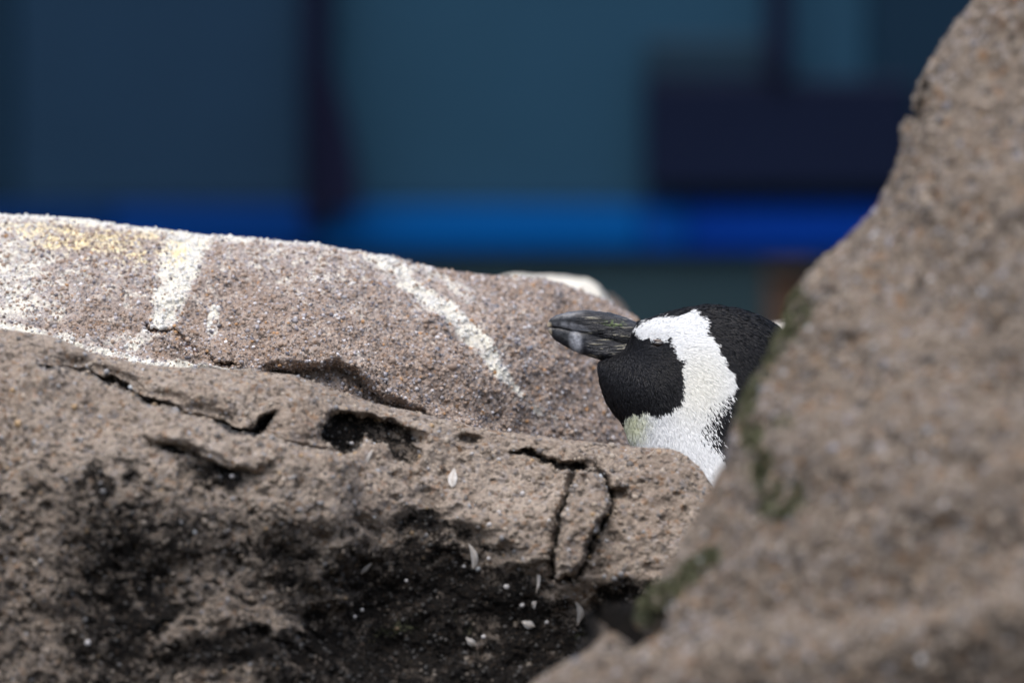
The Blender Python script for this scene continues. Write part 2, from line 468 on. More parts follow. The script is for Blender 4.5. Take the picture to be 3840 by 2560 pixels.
def build_back():
    C = catmull([(-1500, 4150, .1), (-1450, 2600, .12), (-1200, 1300, .15), (-700, 850, .17), (-300, 800, .18), (0, 808, .18),
                 (300, 826, .18), (600, 862, .18), (950, 893, .17), (1150, 905, .17), (1300, 932, .17), (1450, 957, .18), (1600, 991, .19),
                 (1800, 1030, .21), (1950, 1047, .23), (2050, 1060, .24), (2150, 1086, .26), (2250, 1121, .27), (2330, 1162, .28),
                 (2400, 1212, .29), (2480, 1285, .30), (2580, 1420, .31), (2700, 1650, .32), (2800, 2200, .33), (2850, 4150, .33)], 10)
    C = resample(C, -120, 2560, 1500, 4.2, 60)
    W = P(C[:, 0], C[:, 1], C[:, 2])
    nt = len(W)
    px = C[:, 0]
    yd = np.interp(px, [-1500, 0, 1200, 1900, 2300, 2850], [-.42, -.42, -.36, -.10, .12, .2])
    D = W.copy(); D[:, 1] = yd; D[:, 2] = 0
    Bk = W.copy(); Bk[:, 1] = C[:, 2] + 0.45; Bk[:, 2] = 0
    q = np.concatenate([np.linspace(-1, -0.12, 26)[:-1], np.linspace(-0.12, 0.02, 34)[:-1], np.linspace(0.02, 0.56, 300)[:-1], np.linspace(0.56, 1, 24)])
    V = rock_grid(W, D, Bk, q, 0.36, 0.30)
    N = grid_normals(V)
    front = (q > -0.02)[None, :]
    crest = np.exp(-(q / 0.10) ** 2)[None, :]
    V = V + N * ((0.010 * fbm(V, 9, 2, 3) + 0.0035 * fbm(V, 34, 1, 11)) * (1 - 0.8 * crest))[..., None]
    N = grid_normals(V)
    X, Y = proj(V)
    d = 0.0016 * vnoise(V, 62, 12) + 0.0013 * fbm(V, 110, 2, 21) + 0.0011 * fbm(V, 300, 3, 31, 0.7)
    # the crest keeps its outline: big waves fade out there
    crest = np.exp(-(q / 0.10) ** 2)[None, :]
    d = d * (1 - 0.75 * crest)
    fe = np.zeros(X.shape)
    # fold whose lower side looks down (dark undercut) and the broken lump with rusty cracks
    fold = [(980, 1385), (1060, 1386), (1150, 1380), (1274, 1374), (1339, 1405), (1404, 1468), (1480, 1508), (1600, 1560)]
    wx = X + 14 * vnoise(V, 90, 51); wy = Y + 12 * vnoise(V, 70, 52)
    fe = fe + 0.006 * blob(X, Y, 1250, 1320, 330, 85, 14, 0.7) - 0.026 * step(wx, wy, fold, 30, 150)
    fe = fe - 0.016 * blob(wx, wy, 1070, 1398, 45, 16, 10, 0.4)
    fe = fe + 0.009 * blob(wx, wy, 740, 1300, 190, 70, 22, 0.45)
    cr1 = groove(wx, wy, [(545, 1212), (570, 1232), (610, 1240), (650, 1236)], 13)
    cr2 = groove(wx, wy, [(640, 1225), (690, 1270), (720, 1305), (740, 1340)], 10)
    cr3 = groove(wx, wy, [(765, 1330), (800, 1352), (850, 1368), (900, 1372)], 14)
    fe = fe - 0.009 * (cr1 + cr3) - 0.005 * cr2
    fe = fe - 0.005 * groove(wx, wy, [(1680, 1200), (1740, 1260), (1800, 1330), (1860, 1400)], 60) * 0.6
    d = d * np.where(front, 1, 0.6)
    V = V + N * d[..., None]
    V[..., 1] -= fe * 1.3 * front
    V[..., 2] = np.maximum(V[..., 2], -0.01)
    # ---- stains, with the undercut's shade painted into the dark mask
    n_a = vnoise(V, 30, 71); n_b = vnoise(V, 75, 72)
    ux = X + 26 * n_a + 14 * n_b; uy = Y + 18 * vnoise(V, 45, 73)
    top = np.interp(X, C[:, 0][np.argsort(C[:, 0])], C[:, 1][np.argsort(C[:, 0])])
    below = Y - top
    g = np.zeros(X.shape)
    g = np.maximum(g, 0.95 * np.exp(-np.clip(below, 0, None) / np.interp(X, [0, 700, 1300, 1600, 2000], [30, 32, 24, 14, 8])) * np.interp(X, [0, 1350, 1700, 2100], [1, .95, .55, .35]))
    g = np.maximum(g, 0.56 * (1 - sm(ux, 60, 520)) * (1 - sm(uy, 1180, 1280)))
    g = np.maximum(g, 0.38 * (1 - sm(ux, 500, 1400)) * (1 - sm(uy, 1050, 1330)))
    g = np.maximum(g, 0.40 * blob(ux, uy, 1100, 990, 460, 120, 8, 0.7))
    g = np.maximum(g, 0.27 * blob(ux, uy, 1500, 1150, 900, 260, 12, 0.8))
    run = vnoise(V * np.array([1, 1, 0.28]), 190, 76)
    s1, f1 = seg_dist(ux, uy, [(700, 890), (685, 960), (660, 1040), (625, 1120), (608, 1190)])
    g = np.maximum(g, (0.88 + 0.2 * run) * (1 - sm(s1, 25, np.interp(f1, [0, .5, 1], [135, 115, 95]))))
    s1b, f1b = seg_dist(ux, uy, [(608, 1190), (560, 1240), (500, 1300)])
    g = np.maximum(g, 0.6 * (1 - sm(s1b, 15, 60)))
    g = np.maximum(g, 0.58 * blob(X + 5 * n_b, Y, 803, 1205, 24, 72, 6, 0.3))
    s2, f2 = seg_dist(X + 12 * n_a + 9 * n_b, Y + 8 * n_b, [(1395, 950), (1498, 1021), (1580, 1098), (1680, 1165), (1763, 1242), (1813, 1297), (1857, 1370), (1896, 1413), (1945, 1470)])
    w2 = np.interp(f2, [0, .25, .5, .7, .85, 1], [56, 56, 46, 48, 32, 13])
    g = np.maximum(g, (np.interp(f2, [0, .2, .5, .8, 1], [.74, .80, .95, 1.0, .7]) + 0.2 * run) * (1 - sm(s2, 0.2 * w2, w2 * 1.3)))
    s3, f3 = seg_dist(ux, uy, [(1480, 985), (1600, 1022), (1700, 1066), (1770, 1120)])
    g = np.maximum(g, 0.55 * (1 - sm(s3, 8, 42)))
    s4, f4 = seg_dist(ux, uy, [(1945, 1470), (2030, 1540), (2080, 1575)])
    g = np.maximum(g, 0.42 * (1 - sm(s4, 5, 30)))
    s5, _ = seg_dist(X + 6 * n_b, Y + 6 * n_b, [(-100, 1215), (60, 1228), (200, 1262), (330, 1312), (552, 1360), (718, 1378), (900, 1398), (1050, 1415), (1200, 1470), (1400, 1530)])
    g = np.maximum(g, np.interp(X, [0, 900, 1050, 1400], [.72, .72, .5, .4]) * (1 - sm(s5, 4, 32)))
    g = np.maximum(g, 0.42 * (1 - sm(seg_dist(ux, uy, [(150, 1250), (380, 1290), (560, 1260)])[0], 10, 60)))
    g = g * (1 - np.clip(cr1 + cr2 + cr3, 0, 1))
    oc = 0.60 * blob(ux, uy, 330, 900, 340, 75, 10, 0.7) + 0.42 * (1 - sm(s1, 8, 60)) * (0.4 + 0.6 * sm(n_a, -.4, .4))
    oc = np.maximum(oc, 0.5 * (1 - sm(seg_dist(ux, uy, [(80, 940), (200, 860), (600, 890), (780, 905)])[0], 8, 40)))
    algae_shade = 0.30 * step(wx, wy, fold, 16, 100) + 0.35 * blob(ux, uy, 740, 1310, 150, 55, 22, 0.6) * sm(n_b, -.5, .5)  # shade under the fold put into the colour, plus dark tone on the lump
    ru = np.clip(0.75 * cr1 + 0.55 * cr2 + 0.85 * cr3, 0, 1) + 0.25 * blob(ux, uy, 740, 1300, 200, 70, 22) * sm(n_b, 0, 1)
    stain_shade = np.stack([g, algae_shade, oc], -1); tint = np.stack([0 * g, ru, 0 * g], -1)
    org = np.array([P(700, 1300, 0)[0], 0.0, 0.0])
    o = mesh_np('boulder', V.reshape(-1, 3), grid_faces(nt, len(q)), ROCK_BACK, None, True,
                {'stain_shade': stain_shade.reshape(-1, 3), 'tint': tint.reshape(-1, 3)}, origin=org)
    tag(o, 'long sloping brown boulder streaked with white and yellow bird droppings, behind the penguin bill', 'boulder', 'boulders around the penguin')
    N2 = grid_normals(V)
    X2, Y2 = proj(V)
    vis = ((X2 > -60) & (X2 < 2500) & (Y2 < 1720) & (q[None, :] > 0.0)).astype(float)
    wgt = (vert_weights(V) * vis).ravel()
    gflat = g.ravel()
    def mk(idx, col):
        c = gflat[idx] > rng.uniform(0.42, 0.85, len(idx))
        col = col.copy(); col[c] = np.array([0.74, 0.73, 0.69]) * rng.uniform(0.8, 1.05, (c.sum(), 1))
        return col
    pal = [((0.20, 0.145, 0.11), 5), ((0.26, 0.20, 0.16), 4), ((0.25, 0.235, 0.25), 2.6), ((0.12, 0.10, 0.095), 1.6), ((0.44, 0.43, 0.45), 1.0), ((0.30, 0.17, 0.08), 0.35), ((0.09, 0.085, 0.10), 0.8)]
    scatter_grit(o, V.reshape(-1, 3), N2.reshape(-1, 3), wgt, 30000, 0.0006, 0.0021, pal, mk, 0.3, 2.4, (1.55, 1.53, 1.48))
    return o, V, N2, X2, Y2, q

back, bV, bN, bX, bY, bq = build_back()

def surf_at(V, N, X, Y, q, px, py):
    m = (q > 0.0)
    d = (X[:, m] - px) ** 2 + (Y[:, m] - py) ** 2
    i, j = np.unravel_index(np.argmin(d), d.shape)
    return V[:, m][i, j], N[:, m][i, j]

# larger single stones set in the back rock
def stone_mesh(seed):
    r = np.random.default_rng(seed)
    v = IV.copy(); f = IF
    # one subdivision, then faceted noise
    edge = {}; vs = [tuple(x) for x in v]; nf = []
    def mid(a_, b):
        k = (min(a_, b), max(a_, b))
        if k not in edge:
            mm = (np.array(vs[a_]) + np.array(vs[b])) / 2; vs.append(tuple(mm / np.linalg.norm(mm))); edge[k] = len(vs) - 1
        return edge[k]
    for a_, b, c in f:
        ab, bc, ca = mid(a_, b), mid(b, c), mid(c, a_)
        nf += [(a_, ab, ca), (b, bc, ab), (c, ca, bc), (ab, bc, ca)]
    vs = np.array(vs); vs = vs * (1 + 0.13 * vnoise(vs, 1.3, seed)[:, None] + r.normal(size=(len(vs), 1)) * 0.03)
    me = bpy.data.meshes.new('pebble'); me.from_pydata([tuple(x) for x in vs], [], nf)
    me.polygons.foreach_set('use_smooth', np.ones(len(nf), bool))
    return me
PEB = {}
PCOL = {'slate': (0.16, 0.165, 0.19), 'grey': (0.27, 0.265, 0.28), 'brown': (0.19, 0.135, 0.10), 'orange': (0.40, 0.22, 0.11), 'white': (0.52, 0.50, 0.49), 'dark': (0.075, 0.065, 0.065)}
for ci, (cn, cc) in enumerate(PCOL.items()):
    me = stone_mesh(ci + 3); me.materials.append(plain('pebble_' + cn, cc, 0.5, 0.45, 0.3, 300)); PEB[cn] = me
plist = [(1322, 1064, 19, 7, 'white'), (1534, 1143, 14, 11, 'slate'), (1590, 1261, 11, 9, 'brown'), (1573, 1250, 10, 8, 'orange'), (1688, 1265, 13, 10, 'slate'),
         (1640, 1312, 11, 16, 'slate'), (1648, 1330, 12, 9, 'dark'), (1648, 1213, 13, 9, 'slate'), (1985, 1306, 17, 11, 'slate'), (1943, 1275, 14, 11, 'grey'),
         (1470, 1352, 16, 12, 'brown'), (1385, 1030, 14, 10, 'brown'), (1340, 984, 18, 9, 'grey'), (1690, 1375, 20, 13, 'brown'), (1688, 1378, 12, 8, 'orange'),
         (1762, 1308, 15, 9, 'orange'), (2040, 1387, 13, 10, 'orange'), (1310, 1372, 12, 9, 'grey'), (1975, 1185, 14, 10, 'grey'), (1905, 1225, 12, 9, 'dark'),
         (1860, 1150, 12, 9, 'slate'), (1290, 1115, 12, 8, 'grey'), (1215, 1085, 10, 8, 'brown'), (1415, 1210, 11, 9, 'dark'), (1450, 1240, 10, 7, 'slate'),
         (2050, 1465, 11, 9, 'grey'), (2090, 1340, 12, 9, 'brown'), (1965, 1395, 11, 8, 'slate'), (2140, 1410, 12, 9, 'grey'), (2100, 1530, 10, 8, 'grey'),
         (1268, 1195, 12, 7, 'white'), (530, 975, 9, 9, 'grey'), (620, 977, 10, 8, 'white'), (410, 1024, 9, 8, 'white'), (580, 1020, 16, 8, 'white'), (868, 1190, 8, 9, 'white'),
         (1262, 1178, 10, 7, 'white'), (980, 1080, 11, 6, 'white'), (970, 1058, 9, 8, 'orange'), (1128, 1105, 14, 5, 'white'), (1210, 1160, 9, 7, 'slate'), (1110, 1175, 10, 8, 'dark')]
for k in range(90):
    plist.append((rng.uniform(900, 2300), rng.uniform(1010, 1600), rng.uniform(6, 12), rng.uniform(5, 9), rng.choice(['slate', 'grey', 'brown', 'dark', 'grey', 'brown', 'slate', 'orange'])))
for (px, py, a_, b_, cn) in plist:
    if py < np.interp(px, [900, 1300, 1600, 1950, 2250, 2400], [960, 990, 1050, 1100, 1170, 1260]) and cn != 'white' and (a_, b_) != (18, 9): continue
    p, n = surf_at(bV, bN, bX, bY, bq, px, py)
    o = bpy.data.objects.new('pebble', PEB[str(cn)]); COL.objects.link(o); o.parent = back
    o.location = p - n * 0.0008 - np.array(back.location)
    o.scale = (a_ * S * 1.05, min(a_, b_) * S * 0.9, b_ * S * 1.05)
    o.rotation_euler = (random.uniform(-.4, .4), random.uniform(-.5, .5), random.uniform(-.4, .4))

# ------------------------------------------------------------------ white rocks further back
def build_far(C, label, gu, yb, A=0.2):
    C = resample(catmull(C, 10), -1e5, 1e5, 1e5, 9, 60)
    W = P(C[:, 0], C[:, 1], C[:, 2]); nt = len(W)
    D = W.copy(); D[:, 1] = W[:, 1] - 0.08; D[:, 2] = 0
    B_ = W.copy(); B_[:, 1] = W[:, 1] + yb; B_[:, 2] = 0
    q = np.concatenate([np.linspace(-1, -0.1, 14)[:-1], np.linspace(-0.1, 0.5, 110)[:-1], np.linspace(0.5, 1, 12)])
    V = rock_grid(W, D, B_, q, A, A); N = grid_normals(V)
    V = V + N * (0.0018 * fbm(V, 25, 3, 5) + 0.001 * fbm(V, 150, 2, 9))[..., None]
    X, Y = proj(V)
    g = gu + 0.15 * vnoise(V, 40, 4)
    st = np.stack([g, 0 * g, 0.12 + 0 * g], -1)
    x0 = W[:, 0].mean()
    o = mesh_np('boulder', V.reshape(-1, 3), grid_faces(nt, len(q)), ROCK_BACK, None, True,
                {'stain_shade': st.reshape(-1, 3), 'tint': 0 * st.reshape(-1, 3)}, origin=np.array([x0, W[:, 1].mean(), 0]))
    tag(o, label, 'boulder', 'boulders around the penguin'); return o
build_far([(1500, 4150, .60), (1600, 1500, .60), (1750, 1100, .60), (1880, 1036, .60), (1950, 1022, .6), (2060, 1024, .6), (2160, 1036, .6), (2222, 1054, .6),
           (2262, 1090, .6), (2300, 1150, .62), (2330, 1260, .64), (2352, 1400, .64), (2368, 1700, .64), (2380, 2300, .64), (2400, 4150, .64)], 'small boulder with chalk white top peeping over the streaked boulder', 1.0, 0.2, 0.16)
build_far([(2080, 4150, 1.15), (2090, 3000, 1.15), (2100, 2100, 1.15), (2120, 1600, 1.15), (2145, 1300, 1.15), (2180, 1160, 1.15), (2235, 1122, 1.15), (2290, 1118, 1.15), (2338, 1160, 1.15),
           (2362, 1230, 1.15), (2376, 1350, 1.15), (2384, 1600, 1.15), (2388, 2100, 1.15), (2392, 3000, 1.15), (2400, 4150, 1.15)], 'pale blurred boulder tip farthest back, between white topped boulder and penguin head', 0.22, 0.2, 0.14)
build_far([(2700, 4150, .5), (2710, 2400, .5), (2725, 1700, .5), (2760, 1380, .5), (2840, 1240, .5), (2920, 1207, .5), (3000, 1215, .5), (3120, 1240, .5), (3240, 1330, .5), (3320, 1600, .5), (3360, 2200, .5), (3400, 4150, .5)],
          'pale boulder tip showing right behind the penguin nape', 0.45, 0.2, 0.16)

# ------------------------------------------------------------------ front left rock
def build_front():
    C = catmull([(-1300, 4150, -.22), (-1200, 2400, -.22), (-900, 1500, -.21), (-500, 1250, -.20), (-150, 1212, -.19), (0, 1230, -.18), (200, 1268, -.175),
                 (340, 1322, -.17), (550, 1366, -.165), (760, 1382, -.16), (1050, 1406, -.15), (1200, 1454, -.14), (1400, 1516, -.13), (1600, 1564, -.13), (1800, 1604, -.13),
                 (2000, 1634, -.13), (2200, 1656, -.13), (2400, 1672, -.13), (2500, 1677, -.135), (2560, 1694, -.14), (2620, 1738, -.15), (2668, 1800, -.16), (2725, 1900, -.17),
                 (2800, 2100, -.18), (2880, 2600, -.18), (2900, 4150, -.18)], 10)
    C = resample(C, -120, 2760, 2150, 4.8, 70)
    W = P(C[:, 0], C[:, 1], C[:, 2]); nt = len(W)
    D = W.copy(); D[:, 1] = np.interp(C[:, 0], [-1300, 800, 2900], [-.60, -.58, -.52]); D[:, 2] = 0
    B_ = W.copy(); B_[:, 1] = W[:, 1] + 0.02; B_[:, 2] = 0
    q = np.concatenate([np.linspace(-1, -0.12, 18)[:-1], np.linspace(-0.12, 0.0, 24)[:-1], np.linspace(0.0, 0.86, 440)[:-1], np.linspace(0.86, 1, 16)])
    V = rock_grid(W, D, B_, q, 0.11, 0.10)
    N = grid_normals(V)
    crest = np.exp(-(q / 0.12) ** 2)[None, :]
    V = V + N * ((0.012 * fbm(V, 8, 2, 103) + 0.004 * fbm(V, 30, 1, 111)) * (1 - 0.8 * crest))[..., None]
    N = grid_normals(V); X, Y = proj(V)
    d = 0.0020 * vnoise(V, 58, 112) + 0.0018 * fbm(V, 95, 2, 121) + 0.0009 * fbm(V, 240, 3, 131, 0.7)
    crest = np.exp(-(q / 0.12) ** 2)[None, :]
    d = d * (1 - 0.75 * crest)
    n_a = vnoise(V, 60, 151); n_b = vnoise(V, 130, 152)
    wx = X + 16 * n_a + 7 * n_b; wy = Y + 14 * vnoise(V, 55, 153) + 6 * vnoise(V, 140, 154)
    fe = np.zeros(X.shape)
    # upper slab / lower slab: a long joint with the lower slab standing proud
    j1 = [(90, 1365), (240, 1392), (360, 1425), (493, 1472), (580, 1512), (655, 1545), (795, 1588), (900, 1622)]
    j2 = [(880, 1612), (960, 1630), (1085, 1676), (1235, 1698), (1320, 1722)]
    fe = fe + 0.024 * step(wx, wy, j1, 10, 420) + 0.022 * step(wx, wy, j2, 10, 380)
    gj = 0.8 * groove(wx, wy - 6, [(130, 1366), (240, 1388), (360, 1420)], 11) + groove(wx, wy + 2, [(340, 1416), (430, 1444), (493, 1468), (540, 1490), (660, 1544)], 19)
    gj2 = groove(wx, wy, [(800, 1588), (880, 1612), (960, 1625), (1010, 1590), (1045, 1545)], 22)
    gl = groove(wx, wy + 4, j1, 16) + groove(wx, wy + 4, j2, 16)
    fe = fe - 0.010 * gj - 0.010 * gj2 - 0.006 * gl
    for jj in (j1, j2):
        dj = wy - np.interp(X, [p[0] for p in jj], [p[1] for p in jj])
        fe = fe - 0.009 * np.exp(-((dj + 26) / 34.0) ** 2) * sm(X, jj[0][0], jj[0][0] + 200) * (1 - sm(X, jj[-1][0] - 60, jj[-1][0] + 30))
    notch = blob(wx, wy, 985, 1590, 62, 26, -38, 0.4)
    fe = fe - 0.012 * notch
    # the deep hole under the upper lip and its dark inside, shade painted in later
    hole = np.maximum(blob(wx, wy, 1290, 1625, 78, 72, 20, 0.25), 0.85 * blob(wx, wy, 1440, 1625, 135, 48, 12, 0.3))
    hole = np.maximum(hole, 0.8 * blob(wx, wy, 1510, 1690, 60, 50, 30, 0.4))
    fe = fe - 0.022 * hole
    # right hand overhang crack, the tongue shaped flake
    oc_ = groove(wx, wy, [(1905, 1690), (1985, 1705), (2050, 1735), (2100, 1752), (2180, 1742), (2230, 1760)], 24)
    fe = fe - 0.016 * oc_
    fe = fe - 0.009 * blob(wx, wy, 1765, 1655, 45, 22, 10, 0.5)
    fl = [(2165, 1760), (2215, 1745), (2262, 1800), (2284, 1880), (2270, 1930), (2228, 1990), (2190, 2095), (2145, 2165), (2085, 2160), (2090, 2080), (2113, 1940), (2150, 1830)]
    sd_ = sdpoly(X + 7 * n_a + 4 * n_b, Y + 6 * n_b, fl)
    flake = sm(sd_, -4, 14)
    fe = fe + 0.020 * flake - 0.012 * np.exp(-((sd_ + 15) / 12.0) ** 2) * sm(Y, 1700, 1800) - 0.010 * blob(X, Y, 2178, 1800, 22, 24, 0, 0.5)
    fe = fe - 0.012 * blob(wx, wy, 2310, 1850, 45, 20, 20, 0.5)
    # broken ledges on the left face
    l1 = [(560, 1640), (610, 1660), (690, 1672), (760, 1700), (830, 1745), (915, 1750), (1000, 1765)]
    fe = fe - 0.013 * step(wx, wy, l1, 8, 70)
    fe = fe + 0.004 * sm(-np.abs(wy - np.interp(X, [560, 700, 900], [1625, 1650, 1725])), -30, 0) * sm(X, 520, 600) * (1 - sm(X, 950, 1050))
    # pits in the lower face
    pit = sm(vnoise(V, 130, 161) + 0.6 * vnoise(V, 280, 162), 0.15, 0.7) * sm(Y, 1500, 1850) * (1 - sm(X, 700, 1500) * 0.5)
    fe = fe - 0.0035 * pit
    # the great overhang: the black lower face lies back under the bulge
    ovx = X + 80 * vnoise(V, 24, 171) + 38 * n_a; ovy = Y + 75 * vnoise(V, 24, 172) + 34 * n_b + 40 * n_a
    over = [(1080, 2420), (1180, 2230), (1300, 2060), (1420, 2020), (1560, 1950), (1700, 1960), (1850, 2040), (2000, 2100), (2120, 2170), (2230, 2250), (2330, 2330), (2420, 2430)]
    os_ = step(ovx, ovy, over, 110, 1500)
    fe = fe - 0.014 * os_
    fe = fe - 0.062 * sm(Y + 40 * n_a, 1880, 2650) * np.interp(X, [0, 900, 2300, 2600], [.75, 1, 1, .3])
    fe = fe + 0.012 * blob(X, Y, 1150, 1850, 330, 150, 20, 0.7)
    V = V + N * d[..., None]
    V[..., 1] -= fe * 1.25 * (q > 0)[None, :]
    V[..., 2] = np.maximum(V[..., 2], -0.01)
    # stains; the dark mask also paints shade in cracks, hole and lower face
    mott = sm(vnoise(V, 110, 301) + 0.7 * vnoise(V, 240, 302), -0.7, 0.7)
    algae_shade = (0.95 + 0.35 * vnoise(V, 32, 303)) * os_ ** 0.4 * (0.62 + 0.42 * mott) * (0.45 * sm(ovy - np.interp(ovx, [p[0] for p in over], [p[1] for p in over]), -60, 60) + 0.55 * sm(ovy - np.interp(ovx, [p[0] for p in over], [p[1] for p in over]), 0, 260))
    algae_shade = np.maximum(algae_shade, (0.48 + 0.4 * mott) * sm(hole, 0.25, 0.8) * np.interp(X, [1300, 1420, 1560], [1.1, .75, .6]))  # dark inside of the hole, its shade painted in
    algae_shade = np.maximum(algae_shade, (0.35 + 0.75 * mott) * 0.85 * blob(ovx, ovy, 440, 2230, 120, 430, 4, 0.6))
    algae_shade = np.maximum(algae_shade, (0.45 + 0.7 * mott) * 0.9 * blob(ovx, ovy, 510, 2330, 190, 260, 20, 0.6))
    algae_shade = np.maximum(algae_shade, 0.55 * blob(ovx, ovy, 640, 1930, 90, 130, 20, 0.6))
    algae_shade = np.maximum(algae_shade, (0.4 + 0.5 * mott) * blob(wx, wy, 810, 1790, 125, 46, 14, 0.6))
    algae_shade = np.maximum(algae_shade, 0.85 * blob(wx, wy, 655, 1690, 50, 12, 14, 0.5))
    algae_shade = np.maximum(algae_shade, 0.6 * mott * blob(wx, wy, 385, 1800, 70, 110, -20, 0.7))
    algae_shade = np.maximum(algae_shade, 0.7 * blob(ovx, ovy, 900, 2450, 300, 120, -10, 0.6))
    algae_shade = np.maximum(algae_shade, 0.6 * blob(ovx, ovy, 1120, 2120, 120, 60, -50, 0.6))
    algae_shade = np.maximum(algae_shade, 0.75 * blob(wx, wy, 1600, 1960, 80, 55, 10, 0.5))
    algae_shade = np.maximum(algae_shade, np.maximum((0.30 + 0.20 * sm(vnoise(V, 20, 181), -.4, .7)) * sm(Y + 70 * vnoise(V, 25, 182) - 0.16 * np.clip(X - 300, 0, 1500), 1560, 1950) * (1 - sm(X, 1900, 2250)), 0.36 * pit))  # lower face and pits: algae film with shade put into its colour
    algae_shade = np.maximum(algae_shade, np.clip(0.42 * gj + 0.5 * gj2 + 0.6 * notch + 0.4 * oc_, 0, 0.75))  # shade of joints, notch and overhang crack put into the colour
    algae_shade = np.maximum(algae_shade, 0.55 * np.exp(-((sd_ + 12) / 9.0) ** 2) * sm(Y, 1700, 1800))  # crack shade painted round the flake
    algae_shade = np.maximum(algae_shade, 0.7 * blob(wx, wy, 2360, 2230, 110, 70, 0, 0.6))
    ru = 0.0 * os_ * sm(vnoise(V, 35, 191), 0.1, .7)
    mo = 0.36 * os_ * sm(vnoise(V, 50, 192), 0.2, .8) * sm(Y, 2200, 2400)
    g = 0.12 * np.exp(-np.clip(Y - np.interp(X, C[:, 0], C[:, 1]), 0, None) / 30.0)
    stain_shade = np.stack([g, algae_shade, 0 * g], -1); tint = np.stack([mo, ru, 0 * g], -1)
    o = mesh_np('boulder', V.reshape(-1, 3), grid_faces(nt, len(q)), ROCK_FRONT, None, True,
                {'stain_shade': stain_shade.reshape(-1, 3), 'tint': tint.reshape(-1, 3)}, origin=np.array([P(800, 2000, -.4)[0], -0.4, 0]))
    tag(o, 'cracked brown boulder across the lower left with black algae patches on its face', 'boulder', 'boulders around the penguin')
    N2 = grid_normals(V); X2, Y2 = proj(V)
    vis = ((X2 > -80) & (X2 < 2800) & (Y2 < 2640) & (q[None, :] > 0.0)).astype(float)
    wgt = (vert_weights(V) * vis).ravel(); af = algae_shade.ravel()
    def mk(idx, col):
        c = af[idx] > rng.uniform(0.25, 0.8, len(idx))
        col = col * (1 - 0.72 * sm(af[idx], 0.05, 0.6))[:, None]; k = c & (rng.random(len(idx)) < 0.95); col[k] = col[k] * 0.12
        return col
    pal = [((0.21, 0.155, 0.115), 5), ((0.27, 0.21, 0.165), 4.5), ((0.23, 0.21, 0.21), 1.2), ((0.11, 0.09, 0.08), 2.0), ((0.42, 0.41, 0.42), 0.12), ((0.30, 0.19, 0.10), 0.5)]
    scatter_grit(o, V.reshape(-1, 3), N2.reshape(-1, 3), wgt, 11000, 0.0007, 0.0028, pal, mk, 0.4, 2.2, (1.3, 1.4, 1.42))
    return o, V, N2, X2, Y2, q
front, fV, fN, fX, fY, fq = build_front()

